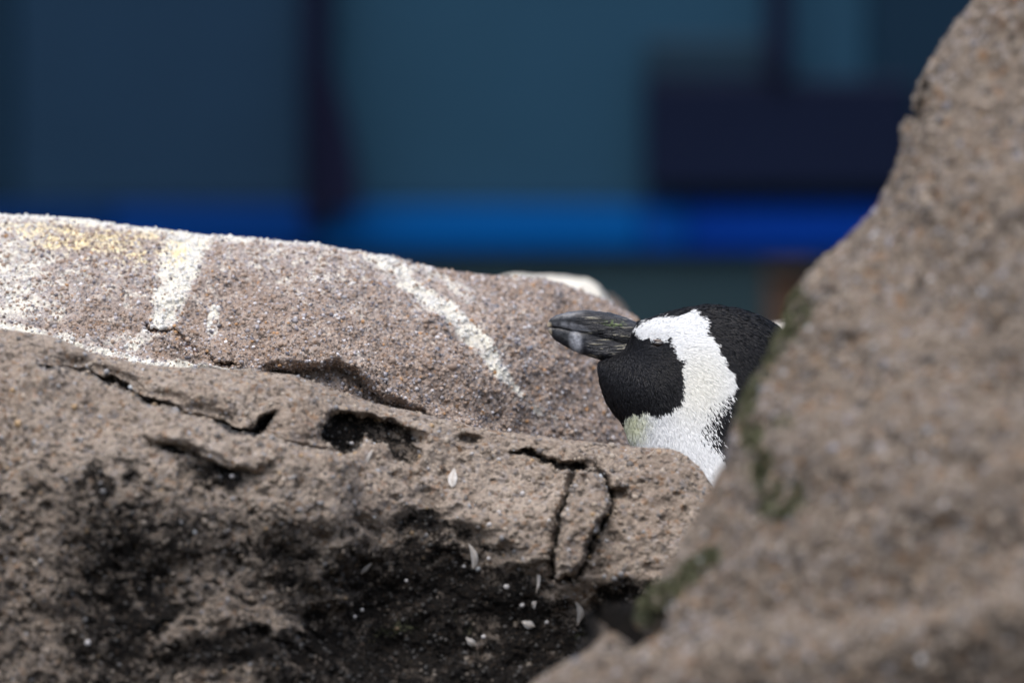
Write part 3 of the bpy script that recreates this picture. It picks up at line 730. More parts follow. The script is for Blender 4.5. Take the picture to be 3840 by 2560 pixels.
# ------------------------------------------------------------------ right boulder (closest to the lens)
def build_right():
    C = catmull([(1760, 3950, -.60), (1790, 3200, -.62), (1880, 2700, -.63), (1985, 2566, -.63), (2105, 2486, -.63), (2230, 2436, -.62), (2305, 2398, -.61), (2345, 2340, -.60),
                 (2425, 2240, -.60), (2565, 2010, -.60), (2640, 1870, -.60), (2702, 1750, -.60), (2742, 1610, -.60), (2792, 1490, -.59), (2860, 1385, -.58),
                 (2930, 1225, -.57), (2980, 1100, -.56), (3062, 985, -.55), (3180, 890, -.54), (3300, 752, -.53), (3372, 580, -.52), (3398, 440, -.51), (3480, 250, -.50),
                 (3560, 120, -.49), (3650, 0, -.48), (3800, -200, -.48), (4050, -450, -.48), (4500, -600, -.48), (5200, -300, -.5), (5600, 800, -.5), (5800, 2500, -.55), (5850, 3950, -.6),
                 (4800, 4020, -.62), (3800, 4020, -.62), (2800, 4020, -.62), (1900, 3985, -.60)], 10)
    C = resample(C, 1800, 4000, 2750, 7, 90)[:-1]
    W = P(C[:, 0], C[:, 1], C[:, 2]); nt = len(W)
    ctr = P(4250, 2150, -.62)
    D = ctr + (W - ctr) * 0.0005; D[:, 1] = -0.98
    B_ = ctr + (W - ctr) * 0.0005; B_[:, 1] = -0.30
    q = np.concatenate([np.linspace(-1, -0.12, 24)[:-1], np.linspace(-0.12, 0.0, 16)[:-1], np.linspace(0.0, 0.9, 330)[:-1], np.linspace(0.9, 1, 8)])
    V = rock_grid(W, D, B_, q, 0.18, 0.12)
    N = grid_normals(V, True)
    crest = np.exp(-(q / 0.14) ** 2)[None, :]
    V = V + N * ((0.010 * fbm(V, 9, 2, 203) + 0.004 * fbm(V, 30, 1, 211)) * (1 - 0.96 * np.exp(-(q / 0.22) ** 2)[None, :]))[..., None]
    N = grid_normals(V, True); X, Y = proj(V)
    d = 0.0020 * vnoise(V, 60, 212) + 0.0020 * fbm(V, 90, 2, 221) + 0.0010 * fbm(V, 230, 2, 231, 0.7)
    crest = np.exp(-(q / 0.14) ** 2)[None, :]
    d = d * (1 - 0.7 * crest)
    n_a = vnoise(V, 50, 251)
    wx = X + 18 * n_a; wy = Y + 18 * vnoise(V, 45, 252)
    crev = groove(wx, wy, [(2290, 2415), (2370, 2372), (2440, 2330), (2510, 2275)], 60)
    d = d - 0.045 * crev
    d = d - 0.010 * groove(wx, wy, [(2830, 1640), (2850, 1760), (2850, 1870), (2880, 1950)], 34)
    d = d - 0.006 * groove(wx, wy, [(3000, 2330), (3110, 2320), (3200, 2360)], 36)
    d = d - 0.012 * groove(wx, wy, [(3400, 470), (3430, 400), (3480, 300)], 30)
    d = d + 0.007 * step(wx, wy, [(2500, 2330), (2800, 2080), (3200, 1960), (3700, 1780), (3900, 1720)], 40, 400)
    V = V + N * d[..., None]
    V[..., 2] = np.maximum(V[..., 2], -0.01)
    mo = 0.75 * blob(wx, wy, 2985, 1190, 62, 100, 30, 0.5)
    mo = np.maximum(mo, 0.62 * (1 - sm(seg_dist(wx, wy, [(2960, 1180), (2890, 1340), (2810, 1500), (2800, 1640)])[0], 10, 60)))
    mo = np.maximum(mo, 0.85 * blob(wx, wy, 2850, 1740, 48, 150, -8, 0.5))
    mo = np.maximum(mo, 0.9 * blob(wx, wy, 2930, 1880, 110, 65, -10, 0.5))
    mo = np.maximum(mo, 0.55 * blob(wx, wy, 2940, 1590, 40, 40, 0, 0.6))
    mo = np.maximum(mo, 0.7 * (1 - sm(seg_dist(wx, wy, [(2660, 2090), (2560, 2160), (2480, 2240), (2400, 2320)])[0], 20, 75)))
    mo = np.clip(mo * (0.85 + 0.55 * vnoise(V, 130, 271) + 0.3 * vnoise(V, 60, 272)), 0, 1) * (1 - sm(crev, 0.1, 0.5))
    algae_shade = 0.9 * sm(crev, 0.2, 0.8) + 0.5 * blob(wx, wy, 2880, 1925, 60, 30, 0, 0.6) + 0.2 * blob(wx, wy, 3100, 1990, 140, 60, -60, 0.7)  # crevice shade put into the colour, plus dark patches
    algae_shade = np.maximum(algae_shade, 0.6 * groove(wx, wy, [(3400, 470), (3430, 400), (3480, 300)], 36))
    algae_shade = np.maximum(algae_shade, 0.26 * sm(vnoise(V, 26, 261), 0.2, .9))
    g = 0 * algae_shade
    o = mesh_np('boulder', V.reshape(-1, 3), grid_faces(nt, len(q), True), ROCK_RIGHT, None, True,
                {'stain_shade': np.stack([g, algae_shade, g], -1).reshape(-1, 3), 'tint': np.stack([mo, g, g], -1).reshape(-1, 3)},
                origin=np.array([P(3800, 2000, -.7)[0], -0.65, 0]))
    tag(o, 'big tan blurred boulder with green mossy edge, nearest of all, hiding the penguin body', 'boulder', 'boulders around the penguin')
    N2 = grid_normals(V, True); X2, Y2 = proj(V)
    vis = ((X2 > 1850) & (X2 < 4000) & (Y2 < 2680) & (Y2 > -120) & (q[None, :] > 0.0)).astype(float)
    wgt = (vert_weights(V) * vis).ravel()
    pal = [((0.25, 0.185, 0.13), 5), ((0.33, 0.255, 0.19), 5), ((0.26, 0.24, 0.25), 1.0), ((0.10, 0.08, 0.065), 2.5), ((0.46, 0.44, 0.43), 0.25), ((0.34, 0.22, 0.12), 0.5)]
    scatter_grit(o, V.reshape(-1, 3), N2.reshape(-1, 3), wgt, 8000, 0.0012, 0.0044, pal, None, 0.5, 2.0, (0.80, 0.84, 0.87))
    # moss cushions: thousands of tiny leaves
    wm = (vert_weights(V) * vis * np.clip(mo - 0.25, 0, 1)).ravel()
    n = 6000
    idx = rng.choice(wm.size, n, p=wm / wm.sum())
    p = V.reshape(-1, 3)[idx] + rng.normal(size=(n, 3)) * 0.0008; nn = N2.reshape(-1, 3)[idx]
    t = rng.normal(size=(n, 3)); t = np.cross(t, nn); t /= np.linalg.norm(t, axis=1, keepdims=True)
    up = nn + rng.normal(size=(n, 3)) * 0.5; up /= np.linalg.norm(up, axis=1, keepdims=True)
    L_ = rng.uniform(0.0015, 0.004, (n, 1)); w = L_ * 0.35
    vv = np.stack([p - t * w * 0.5, p + t * w * 0.5, p + up * L_ * 0.6 + t * w, p + up * L_, p + up * L_ * 0.6 - t * w], 1)
    ff = np.array([(0, 1, 2), (0, 2, 4), (4, 2, 3)])
    F = (ff[None] + (np.arange(n) * 5)[:, None, None]).reshape(-1, 3)
    c = np.array([0.070, 0.078, 0.040]) * rng.uniform(0.5, 1.5, (n, 1)) + np.array([0.02, 0.01, 0]) * rng.random((n, 1))
    mm = NT('moss'); nd = mm.n('Attribute', attribute_name='grain'); mm.put(mm.b.inputs['Base Color'], nd.outputs['Color']); mm.b.inputs['Roughness'].default_value = 0.8
    ms = mesh_np('moss', vv.reshape(-1, 3), F, mm.m, o, False, {'grain': np.repeat(c, 5, 0)}, origin=np.array(o.location))
    ms['kind'] = 'stuff'
    return o
right = build_right()

# ------------------------------------------------------------------ penguin
PX0, PZ0 = P(2900, 1280)[0], 0.0
pen = empty('penguin', (PX0, 0.0, 0.0))
tag(pen, 'black and white penguin dozing with closed eye and head raised between the boulders', 'penguin')

SIL = [(2372, 1216), (2400, 1206), (2445, 1193), (2500, 1175), (2560, 1160), (2620, 1151), (2680, 1150), (2750, 1158), (2820, 1179), (2880, 1207), (2935, 1245),
       (2985, 1310), (3015, 1400), (3030, 1520), (3045, 1650), (3085, 1800), (3160, 2000), (3260, 2250), (3350, 2550), (3410, 2900), (3430, 3250), (3420, 3550), (3450, 3800),
       (3520, 4000), (3500, 4060), (3380, 4020), (3250, 3960), (3100, 4040), (2950, 4080), (2800, 4060), (2650, 3960), (2530, 3750), (2440, 3450), (2380, 3100), (2350, 2750),
       (2345, 2400), (2365, 2100), (2400, 1900), (2405, 1800), (2390, 1710), (2362, 1650), (2338, 1590), (2305, 1552), (2276, 1505), (2256, 1450), (2242, 1400), (2237, 1370), (2247, 1349), (2296, 1337), (2342, 1302), (2362, 1245)]
SILc = catmull(SIL + [SIL[0]], 5)[:-1][:, :2]

def penguin_field():
    h = 0.002
    x0, x1 = P(2180, 0)[0], P(3580, 0)[0]; z0, z1 = 0.008, P(0, 1110)[2]
    xs = np.arange(x0, x1, h); zs = np.arange(z0, z1, h); ys = np.arange(-0.112, 0.1121, h)
    def px2(xs_, zs_):
        XX, ZZ = np.meshgrid(xs_, zs_, indexing='ij'); return 1920 + XX / S, 1280 - (ZZ - CAM_Z) / S
    def solve(ins, hh, f, it):
        f = np.where(ins, f, 0)
        for _ in range(it):
            nb = np.zeros_like(f)
            nb[1:] += f[:-1]; nb[:-1] += f[1:]; nb[:, 1:] += f[:, :-1]; nb[:, :-1] += f[:, 1:]
            f = np.where(ins, (nb + hh * hh) * 0.25, 0)
        return f
    hc = h * 4
    xc = np.arange(x0, x1 + hc, hc); zc = np.arange(z0, z1 + hc, hc)
    pc, rc = px2(xc, zc)
    fc = solve(inpoly(pc, rc, SILc), hc, np.zeros(pc.shape), 2500)
    pxx, pyy = px2(xs, zs)
    def up(fc):
        gx = (xs - x0) / hc; gz = (zs - z0) / hc
        i = np.minimum(gx.astype(int), len(xc) - 2); j = np.minimum(gz.astype(int), len(zc) - 2)
        a_ = (gx - i)[:, None]; b = (gz - j)[None, :]
        i = i[:, None]; j = j[None, :]
        return fc[i, j] * (1 - a_) * (1 - b) + fc[i + 1, j] * a_ * (1 - b) + fc[i, j + 1] * (1 - a_) * b + fc[i + 1, j + 1] * a_ * b
    sd_ = sdpoly(pxx, pyy, SILc) * S
    f = solve(sd_ > 0, h, up(fc), 700)
    f = np.where(sd_ > 0, f, np.clip(sd_, -0.01, 0) * 0.022)
    k = np.interp(pyy, [1150, 1600, 2100, 4100], [1.62, 1.55, 1.75, 1.75])
    w2 = k * f
    # sculpt: eye hollow, brow, cheek, groove between the bill base and the cheek
    w = np.sqrt(np.clip(w2, 0, None))
    w = w - 0.0022 * np.exp(-(((pxx - 2466) / 38) ** 2 + ((pyy - 1290) / 20) ** 2)) + 0.0025 * np.exp(-(((pxx - 2470) / 80) ** 2 + ((pyy - 1232) / 26) ** 2))
    w = w + 0.0035 * np.exp(-(((pxx - 2420) / 100) ** 2 + ((pyy - 1440) / 90) ** 2)) - 0.002 * np.exp(-(((pxx - 2590) / 60) ** 2 + ((pyy - 1420) / 120) ** 2))
    w2 = np.where(w2 > 0, np.clip(w, 1e-5, None) ** 2, w2)
    Y3 = ys[None, None, :]
    Fv = w2[:, :, None] - Y3 ** 2
    # flippers: thin blades along the flanks, part of the same body
    for sgn in (-1, 1):
        cx, cz = P(2960, 2650)[0], P(0, 2650)[2]
        ca, sa = math.cos(0.14), math.sin(0.14)
        X3 = xs[:, None, None] - cx; Z3 = zs[None, :, None] - cz
        u = X3 * ca + Z3 * sa; v = -X3 * sa + Z3 * ca
        yy = sgn * Y3 - 0.094 + 0.10 * np.clip(v, 0, None)
        e_ = 1 - (u / 0.030) ** 2 - (v / 0.115) ** 2 - (yy / 0.010) ** 2
        Fv = np.maximum(Fv, e_ * 0.0004)
    return xs, zs, ys, Fv, h

def surface_nets(xs, zs, ys, Fv):
    """axes order (x, z, y) -> verts, quads"""
    ins = Fv > 0
    nx, nz, ny = Fv.shape
    c = ins[:-1, :-1, :-1].astype(np.int8)
    cnt = np.zeros((nx - 1, nz - 1, ny - 1), np.int8)
    for a_ in (0, 1):
        for b in (0, 1):
            for d in (0, 1):
                cnt += ins[a_:nx - 1 + a_, b:nz - 1 + b, d:ny - 1 + d]
    act = (cnt > 0) & (cnt < 8)
    I, J, K = np.nonzero(act)
    vid = np.full(act.shape, -1, np.int64); vid[I, J, K] = np.arange(len(I))
    acc = np.zeros((len(I), 3)); num = np.zeros(len(I))
    cor = [(a_, b, d) for a_ in (0, 1) for b in (0, 1) for d in (0, 1)]
    for p in range(8):
        for q_ in range(p + 1, 8):
            A_, B_ = cor[p], cor[q_]
            if sum(abs(A_[k] - B_[k]) for k in range(3)) != 1: continue
            va = Fv[I + A_[0], J + A_[1], K + A_[2]]; vb = Fv[I + B_[0], J + B_[1], K + B_[2]]
            m = (va > 0) != (vb > 0)
            t = np.where(m, va / np.where(m, va - vb, 1), 0)
            pos = np.array(A_) + t[:, None] * (np.array(B_) - np.array(A_))
            acc[m] += pos[m]; num[m] += 1
    pos = acc / num[:, None] + np.stack([I, J, K], -1)
    V = np.stack([xs[0] + pos[:, 0] * (xs[1] - xs[0]), ys[0] + pos[:, 2] * (ys[1] - ys[0]), zs[0] + pos[:, 1] * (zs[1] - zs[0])], -1)
    quads = []
    for ax in range(3):
        sl0 = [slice(None)] * 3; sl1 = [slice(None)] * 3
        sl0[ax] = slice(0, -1); sl1[ax] = slice(1, None)
        a_ = ins[tuple(sl0)]; b = ins[tuple(sl1)]
        i = np.array(np.nonzero(a_ != b)).T
        o1, o2 = [k for k in range(3) if k != ax]
        i = i[(i[:, o1] > 0) & (i[:, o2] > 0) & (i[:, o1] < Fv.shape[o1] - 1) & (i[:, o2] < Fv.shape[o2] - 1)]
        def sh(d1, d2):
            k = i.copy(); k[:, o1] -= d1; k[:, o2] -= d2; return vid[k[:, 0], k[:, 1], k[:, 2]]
        qd = np.stack([sh(1, 1), sh(0, 1), sh(0, 0), sh(1, 0)], -1)
        flip = a_[i[:, 0], i[:, 1], i[:, 2]]
        if ax == 1: flip = ~flip
        qd[flip] = qd[flip][:, ::-1]
        quads.append(qd)
    return V, np.vstack(quads)

xs, zs, ys, Fv, hh = penguin_field()
bodyV, bodyF = surface_nets(xs, zs, ys, Fv)
bodyF = bodyF[(bodyF >= 0).all(1)][:, ::-1]
def lap(V, F, it):
    e_ = np.vstack([F[:, [0, 1]], F[:, [1, 2]], F[:, [2, 3]], F[:, [3, 0]]])
    for _ in range(it):
        s_ = np.zeros_like(V); c = np.zeros(len(V))
        for k in range(3):
            s_[:, k] = np.bincount(e_[:, 0], V[e_[:, 1], k], len(V)) + np.bincount(e_[:, 1], V[e_[:, 0], k], len(V))
        c = np.bincount(e_[:, 0], minlength=len(V)) + np.bincount(e_[:, 1], minlength=len(V))
        V = V * 0.45 + 0.55 * s_ / np.maximum(c, 1)[:, None]
    return V
bodyV = lap(bodyV, bodyF, 6)
def vnormals(V, F):
    n = np.cross(V[F[:, 2]] - V[F[:, 0]], V[F[:, 3]] - V[F[:, 1]]); o = np.zeros_like(V)
    for k in range(4):
        for c in range(3): o[:, c] += np.bincount(F[:, k], n[:, c], len(V))
    return o / (np.linalg.norm(o, axis=1, keepdims=True) + 1e-12)
bodyN = vnormals(bodyV, bodyF)
# orient outward
ctr_ = bodyV.mean(0)
if ((bodyV - ctr_) * bodyN).sum() < 0:
    bodyF = bodyF[:, ::-1]; bodyN = -bodyN

WHITE = [(2371, 1243), (2385, 1226), (2399, 1214), (2445, 1199), (2491, 1187), (2511, 1198), (2547, 1188), (2572, 1172), (2588, 1163), (2600, 1176), (2639, 1192), (2646, 1218), (2640, 1249),
         (2656, 1268), (2676, 1290), (2705, 1356), (2732, 1390), (2743, 1412), (2748, 1443), (2730, 1478), (2715, 1500), (2680, 1535), (2655, 1565), (2645, 1595), (2650, 1625), (2664, 1655),
         (2697, 1685), (2712, 1730), (2716, 1790), (2760, 1900), (2850, 2150), (2850, 3900), (2500, 4200), (2000, 3000), (2200, 1900), (2310, 1640), (2330, 1590), (2345, 1552), (2370, 1543),
         (2419, 1543), (2470, 1552), (2505, 1541), (2531, 1524), (2556, 1486), (2552, 1440), (2546, 1400), (2553, 1360), (2526, 1331), (2514, 1292), (2503, 1266), (2490, 1284),
         (2480, 1273), (2455, 1270), (2434, 1276), (2405, 1274), (2378, 1262)]
def pigment(V, jit):
    """plumage colour at points of the bird"""
    X, Y = 1920 + V[:, 0] / S, 1280 - (V[:, 2] - CAM_Z) / S
    n = len(V)
    jx = 7 * vnoise(V, 260, 301) + jit * rng.normal(size=n); jy = 7 * vnoise(V, 260, 302) + jit * rng.normal(size=n)
    mixz = blob(X, Y, 2668, 1590, 58, 120, 20, 0.7) * jit * 8
    jx = jx + mixz * rng.normal(size=n); jy = jy + mixz * rng.normal(size=n)
    wh = inpoly(X + jx, Y + jy, WHITE)
    yl = 0.8 * blob(X + 2 * jx, Y + 2 * jy, 2366, 1588, 50, 58, 20, 0.95) * wh
    cream = blob(X, Y, 2610, 1440, 95, 120, 10, 0.8) * 0.75
    r = rng.uniform(0.0, 1.0, (n, 1))
    c_w = np.array([0.745, 0.755, 0.755]) * (0.92 + 0.12 * r)
    c_w = c_w * (1 - cream[:, None] * np.array([0.10, 0.13, 0.24]))
    c_w = c_w * (1 - yl[:, None]) + yl[:, None] * np.array([0.72, 0.735, 0.46]) * (0.9 + 0.15 * r)
    c_b = np.array([0.0065, 0.0067, 0.0082]) * (0.6 + 1.1 * r ** 2)
    face = blob(X, Y, 2330, 1400, 120, 120, 0, 0.6)[:, None]
    c_b = c_b * (1 + 0.45 * face)
    return np.where(wh[:, None], c_w, c_b), wh

mp = NT('plumage'); nd = mp.n('Attribute', attribute_name='grain')
mp.put(mp.b.inputs['Base Color'], nd.outputs['Color']); mp.b.inputs['Roughness'].default_value = 0.5; mp.b.inputs['Specular IOR Level'].default_value = 0.16
PLUM = mp.m
ms_ = NT('skin_down'); nd = ms_.n('Attribute', attribute_name='grain'); ms_.put(ms_.b.inputs['Base Color'], nd.outputs['Color']); ms_.b.inputs['Roughness'].default_value = 0.9
ms_.b.inputs['Specular IOR Level'].default_value = 0.1
ms_.put(ms_.b.inputs['Normal'], ms_.bump(ms_.noise(ms_.obj(), 900, 2), 0.001, 0.6))
bc, _ = pigment(bodyV, 0.0)
body = mesh_np('body', bodyV, bodyF, ms_.m, pen, True, {'grain': bc * 0.9}, origin=np.array([PX0, 0, 0]))

def feathers():
    tri = np.vstack([bodyF[:, [0, 1, 2]], bodyF[:, [0, 2, 3]]])
    a_, b, c = bodyV[tri[:, 0]], bodyV[tri[:, 1]], bodyV[tri[:, 2]]
    area = 0.5 * np.linalg.norm(np.cross(b - a_, c - a_), axis=1)
    m = (a_ + b + c) / 3
    py = 1280 - (m[:, 2] - CAM_Z) / S; px = 1920 + m[:, 0] / S
    wgt = area * (py < 1900) * np.where(m[:, 1] < 0.012, 1.0, 0.30)
    n = 180000
    idx = rng.choice(len(tri), n, p=wgt / wgt.sum())
    r1 = np.sqrt(rng.random((n, 1))); r2 = rng.random((n, 1))
    p = a_[idx] * (1 - r1) + b[idx] * r1 * (1 - r2) + c[idx] * r1 * r2
    t3 = tri[idx]
    nn = bodyN[t3[:, 0]] * (1 - r1) + bodyN[t3[:, 1]] * r1 * (1 - r2) + bodyN[t3[:, 2]] * r1 * r2
    nn /= np.linalg.norm(nn, axis=1, keepdims=True)
    X, Y = 1920 + p[:, 0] / S, 1280 - (p[:, 2] - CAM_Z) / S
    keep = ~((np.hypot((X - 2468) / 31, (Y - 1290) / 13) < 1))
    keep &= X > np.interp(Y, [1200, 1240, 1275, 1305, 1320, 1345, 1360], [2384, 2368, 2370, 2358, 2330, 2285, 2248]) - 2
    p, nn, X, Y = p[keep], nn[keep], X[keep], Y[keep]; n = len(p)
    # lie of the feathers: away from the bill, then down the neck
    vx = X - 2300; vz = -(Y - 1262); L_ = np.hypot(vx, vz) + 1e-6
    vx, vz = vx / L_, vz / L_
    k = sm(L_, 120, 520)
    v = np.stack([vx, 0 * vx, vz - 0.75 * k], -1) + rng.normal(size=(n, 3)) * 0.16
    v = v - nn * (v * nn).sum(1, keepdims=True); v /= np.linalg.norm(v, axis=1, keepdims=True)
    side = np.cross(nn, v)
    roll = rng.uniform(-0.55, 0.55, (n, 1))
    side = side * np.cos(roll) + nn * np.sin(roll)
    ln = (np.interp(L_, [60, 200, 420, 700], [0.0016, 0.0026, 0.0042, 0.0055]) * rng.uniform(0.7, 1.3, n))[:, None]
    w = ln * 0.055 + 0.00009
    lift = rng.uniform(0.05, 0.18, (n, 1))
    p = p + nn * 0.0002
    mid = p + v * ln * 0.55 + nn * ln * lift * 0.9
    tip = p + v * ln + nn * ln * lift * 1.05
    vv = np.stack([p - side * w * 0.8, p + side * w * 0.8, mid + side * w, tip, mid - side * w], 1)
    ff = np.array([(0, 1, 2), (0, 2, 4), (4, 2, 3)])
    F = (ff[None] + (np.arange(n) * 5)[:, None, None]).reshape(-1, 3)
    col, wh = pigment(p, 3.2)
    o = mesh_np('feathers', vv.reshape(-1, 3), F, PLUM, pen, False, {'grain': np.repeat(col, 5, 0)}, origin=np.array([PX0, 0, 0]))
    o['kind'] = 'stuff'
feathers()

# ---- bill: two mandibles lofted from tip to base
def bill_mat():
    m = NT('bill_horn'); co = m.obj()
    st = m.n('Mapping'); m.put(st.inputs['Vector'], co); st.inputs['Scale'].default_value = (60, 400, 620); st.inputs['Rotation'].default_value = (0, math.radians(-14), 0)
    ln = m.noise(st.outputs[0], 1.0, 4, 0.6)
    sp = m.noise(co, 330, 5, 0.7)
    at = m.sep('tint')       # R: pale band, G: wrinkled base, B: ivory tip
    c = m.ramp(m.noise(co, 160, 4), [(0.35, (0.005, 0.0056, 0.0076)), (0.7, (0.016, 0.0175, 0.0235))])
    c = m.mix(m.math('MULTIPLY', m.smooth(ln, 0.57, 0.66), m.math('MULTIPLY', at[1], 0.85)), c, (0.34, 0.315, 0.24))
    c = m.mix(m.math('MULTIPLY', m.smooth(sp, 0.66, 0.74), 0.28), c, (0.20, 0.20, 0.20))
    c = m.mix(m.math('MULTIPLY', at[0], m.smooth(m.noise(co, 210, 3), 0.2, 0.6)), c, (0.32, 0.33, 0.36))
    c = m.mix(at[2], c, (0.42, 0.35, 0.25))
    gr = m.n('Attribute', attribute_name='moss'); 
    c = m.mix(m.math('MULTIPLY', gr.outputs['Fac'], m.smooth(m.noise(co, 420, 3), 0.42, 0.6)), c, (0.15, 0.23, 0.05))
    m.put(m.b.inputs['Base Color'], c)
    m.put(m.b.inputs['Roughness'], m.ramp(m.noise(co, 300, 3), [(0.3, 0.24), (0.7, 0.45)]))
    m.b.inputs['Specular IOR Level'].default_value = 0.48
    hgt = m.math('ADD', m.math('MULTIPLY', m.math('MULTIPLY', ln, at[1]), 1.6), m.math('MULTIPLY', sp, 0.35))
    m.put(m.b.inputs['Normal'], m.bump(hgt, 0.0016, 0.95))
    return m.m
BILL = bill_mat()
def mandible(name, xs_, tops, bots, hw, pw, seed):
    n = 90; m = 40
    X = np.concatenate([xs_[0] + (xs_[-1] - xs_[0]) * np.linspace(0, 1, n) ** 1.6])
    tp = np.interp(X, xs_, tops); bt = np.interp(X, xs_, bots); w = np.interp(X, xs_, hw)
    for arr in (tp, bt, w):
        for _ in range(2): arr[1:-1] = (arr[:-2] + 2 * arr[1:-1] + arr[2:]) / 4
    th = np.linspace(0, 2 * math.pi, m, endpoint=False)
    c, s_ = np.cos(th), np.sin(th)
    cc = np.sign(c) * np.abs(c) ** pw; ss = np.sign(s_) * np.abs(s_) ** pw
    V = np.zeros((n, m, 3))
    V[..., 0] = (X[:, None] - 1920) * S
    V[..., 1] = w[:, None] * S * cc[None]
    V[..., 2] = CAM_Z - (((tp + bt) / 2)[:, None] - ((bt - tp) / 2)[:, None] * ss[None] - 1280) * S
    N = np.cross(np.gradient(V, axis=1), np.gradient(V, axis=0)); N /= np.linalg.norm(N, axis=-1, keepdims=True) + 1e-12
    if (N[n // 2, :, 2] * ss).sum() < 0: N = -N
    base = sm(X, 2150, 2300)[:, None]
    Q = V.copy(); Q[..., 0] *= 0.15
    V = V + N * (0.0007 * fbm(Q, 420, 2, seed) * base + 0.00035 * fbm(V, 200, 2, seed + 3))[..., None]
    F = grid_faces(m, n, True)  # order (t closed, q)
    Vt = V.transpose(1, 0, 2).reshape(-1, 3)
    px = 1920 + Vt[:, 0] / S; py = 1280 - (Vt[:, 2] - CAM_Z) / S
    return Vt, F, px, py
def bill_obj(name, Vt, F, pale, ivory, green, wr):
    tint = np.stack([pale, wr, ivory], -1)
    o = mesh_np(name, Vt, F, BILL, pen, True, {'tint': tint, 'moss': np.repeat(green[:, None], 3, 1)}, origin=np.array([P(2300, 1260)[0], 0, P(2300, 1260)[2]]))
    return o
Vt, F, px, py = mandible('upper_bill', [2051, 2056, 2068, 2088, 2120, 2164, 2205, 2276, 2343, 2389, 2440, 2480], [1218, 1204, 1191, 1180, 1171, 1165, 1163, 1171, 1190, 1207, 1225, 1240],
                         [1222, 1229, 1228, 1229, 1234, 1243, 1256, 1279, 1301, 1312, 1318, 1320], [2, 7, 12, 17, 22, 28, 33, 41, 51, 60, 68, 72], 0.85, 401)
bill_obj('upper_bill', Vt, F, 0.75 * blob(px, py, 2150, 1228, 62, 14, 10, 0.6) + 0.35 * blob(px, py, 2130, 1180, 45, 10, -10, 0.7), 0.9 * blob(px, py, 2056, 1219, 11, 12, 0, 0.5),
         0.7 * blob(px, py, 2300, 1212, 34, 9, 5, 0.7), sm(px, 2140, 2230))
Vt, F, px, py = mandible('lower_bill', [2057, 2062, 2077, 2095, 2113, 2154, 2200, 2246, 2300, 2350, 2400], [1237, 1231, 1226, 1226, 1229, 1236, 1244, 1254, 1266, 1276, 1282],
                         [1241, 1252, 1271, 1284, 1296, 1317, 1335, 1348, 1352, 1350, 1345], [3, 7, 11, 15, 18, 23, 29, 36, 46, 56, 64], 0.9, 431)
bill_obj('lower_bill', Vt, F, 0.95 * blob(px, py, 2160, 1287, 22, 44, -8, 0.5), 0.6 * blob(px, py, 2062, 1246, 7, 14, 0, 0.6), 0 * px, sm(px, 2175, 2240))

# ---- closed eye: dark lids round a thin wet slit, on both sides of the head
lidm = plain('eyelid_skin', (0.018, 0.014, 0.013), 0.5, 0.4, 0.3, 600)
eyem = plain('wet_eye', (0.012, 0.008, 0.006), 0.08, 0.6, 0.2, 300)
def ellipsoid(name, c, r, mat, parent, rot=0.0, nu=20, nv=12):
    u = np.linspace(0, 2 * math.pi, nu, endpoint=False); v = np.linspace(0.02, math.pi - 0.02, nv)
    U, W_ = np.meshgrid(u, v, indexing='ij')
    L_ = np.stack([r[0] * np.cos(W_), r[1] * np.sin(W_) * np.cos(U), r[2] * np.sin(W_) * np.sin(U)], -1).reshape(-1, 3)
    cr, sr = math.cos(rot), math.sin(rot)
    L_ = np.stack([L_[:, 0] * cr - L_[:, 2] * sr, L_[:, 1], L_[:, 0] * sr + L_[:, 2] * cr], -1)
    base = np.array(parent.location) if parent.parent is None else np.array(parent.location) + np.array(parent.parent.location)
    o = mesh_np(name, L_ + c, grid_faces(nu, nv, True), mat, None, True, origin=c)
    o.parent = parent; o.location = np.array(c) - base
    return o
near = np.argsort(np.hypot(1920 + bodyV[:, 0] / S - 2468, 1280 - (bodyV[:, 2] - CAM_Z) / S - 1290) + 1e3 * (bodyV[:, 1] > 0))[:6]
ey = bodyV[near].mean(0)
lidp = plain('pale_eyelid_skin', (0.20, 0.165, 0.14), 0.55, 0.35, 0.2, 900)
for sg in (1, -1):
    c = np.array([P(2468, 1290)[0], ey[1] * sg, P(0, 1290)[2]])
    eye = ellipsoid('eye', c + np.array([0.0006, 0.0010 * sg, 0]), (0.0048, 0.0028, 0.0026), eyem, pen, -0.12)
    ellipsoid('eyelid', c + np.array([0.0012, 0.0014 * sg, 0.0022]), (0.0050, 0.0024, 0.0009), lidp, eye, -0.16)
    ellipsoid('eyelid', c + np.array([-0.0008, 0.0014 * sg, -0.0022]), (0.0056, 0.0024, 0.0012), lidm, eye, -0.14)
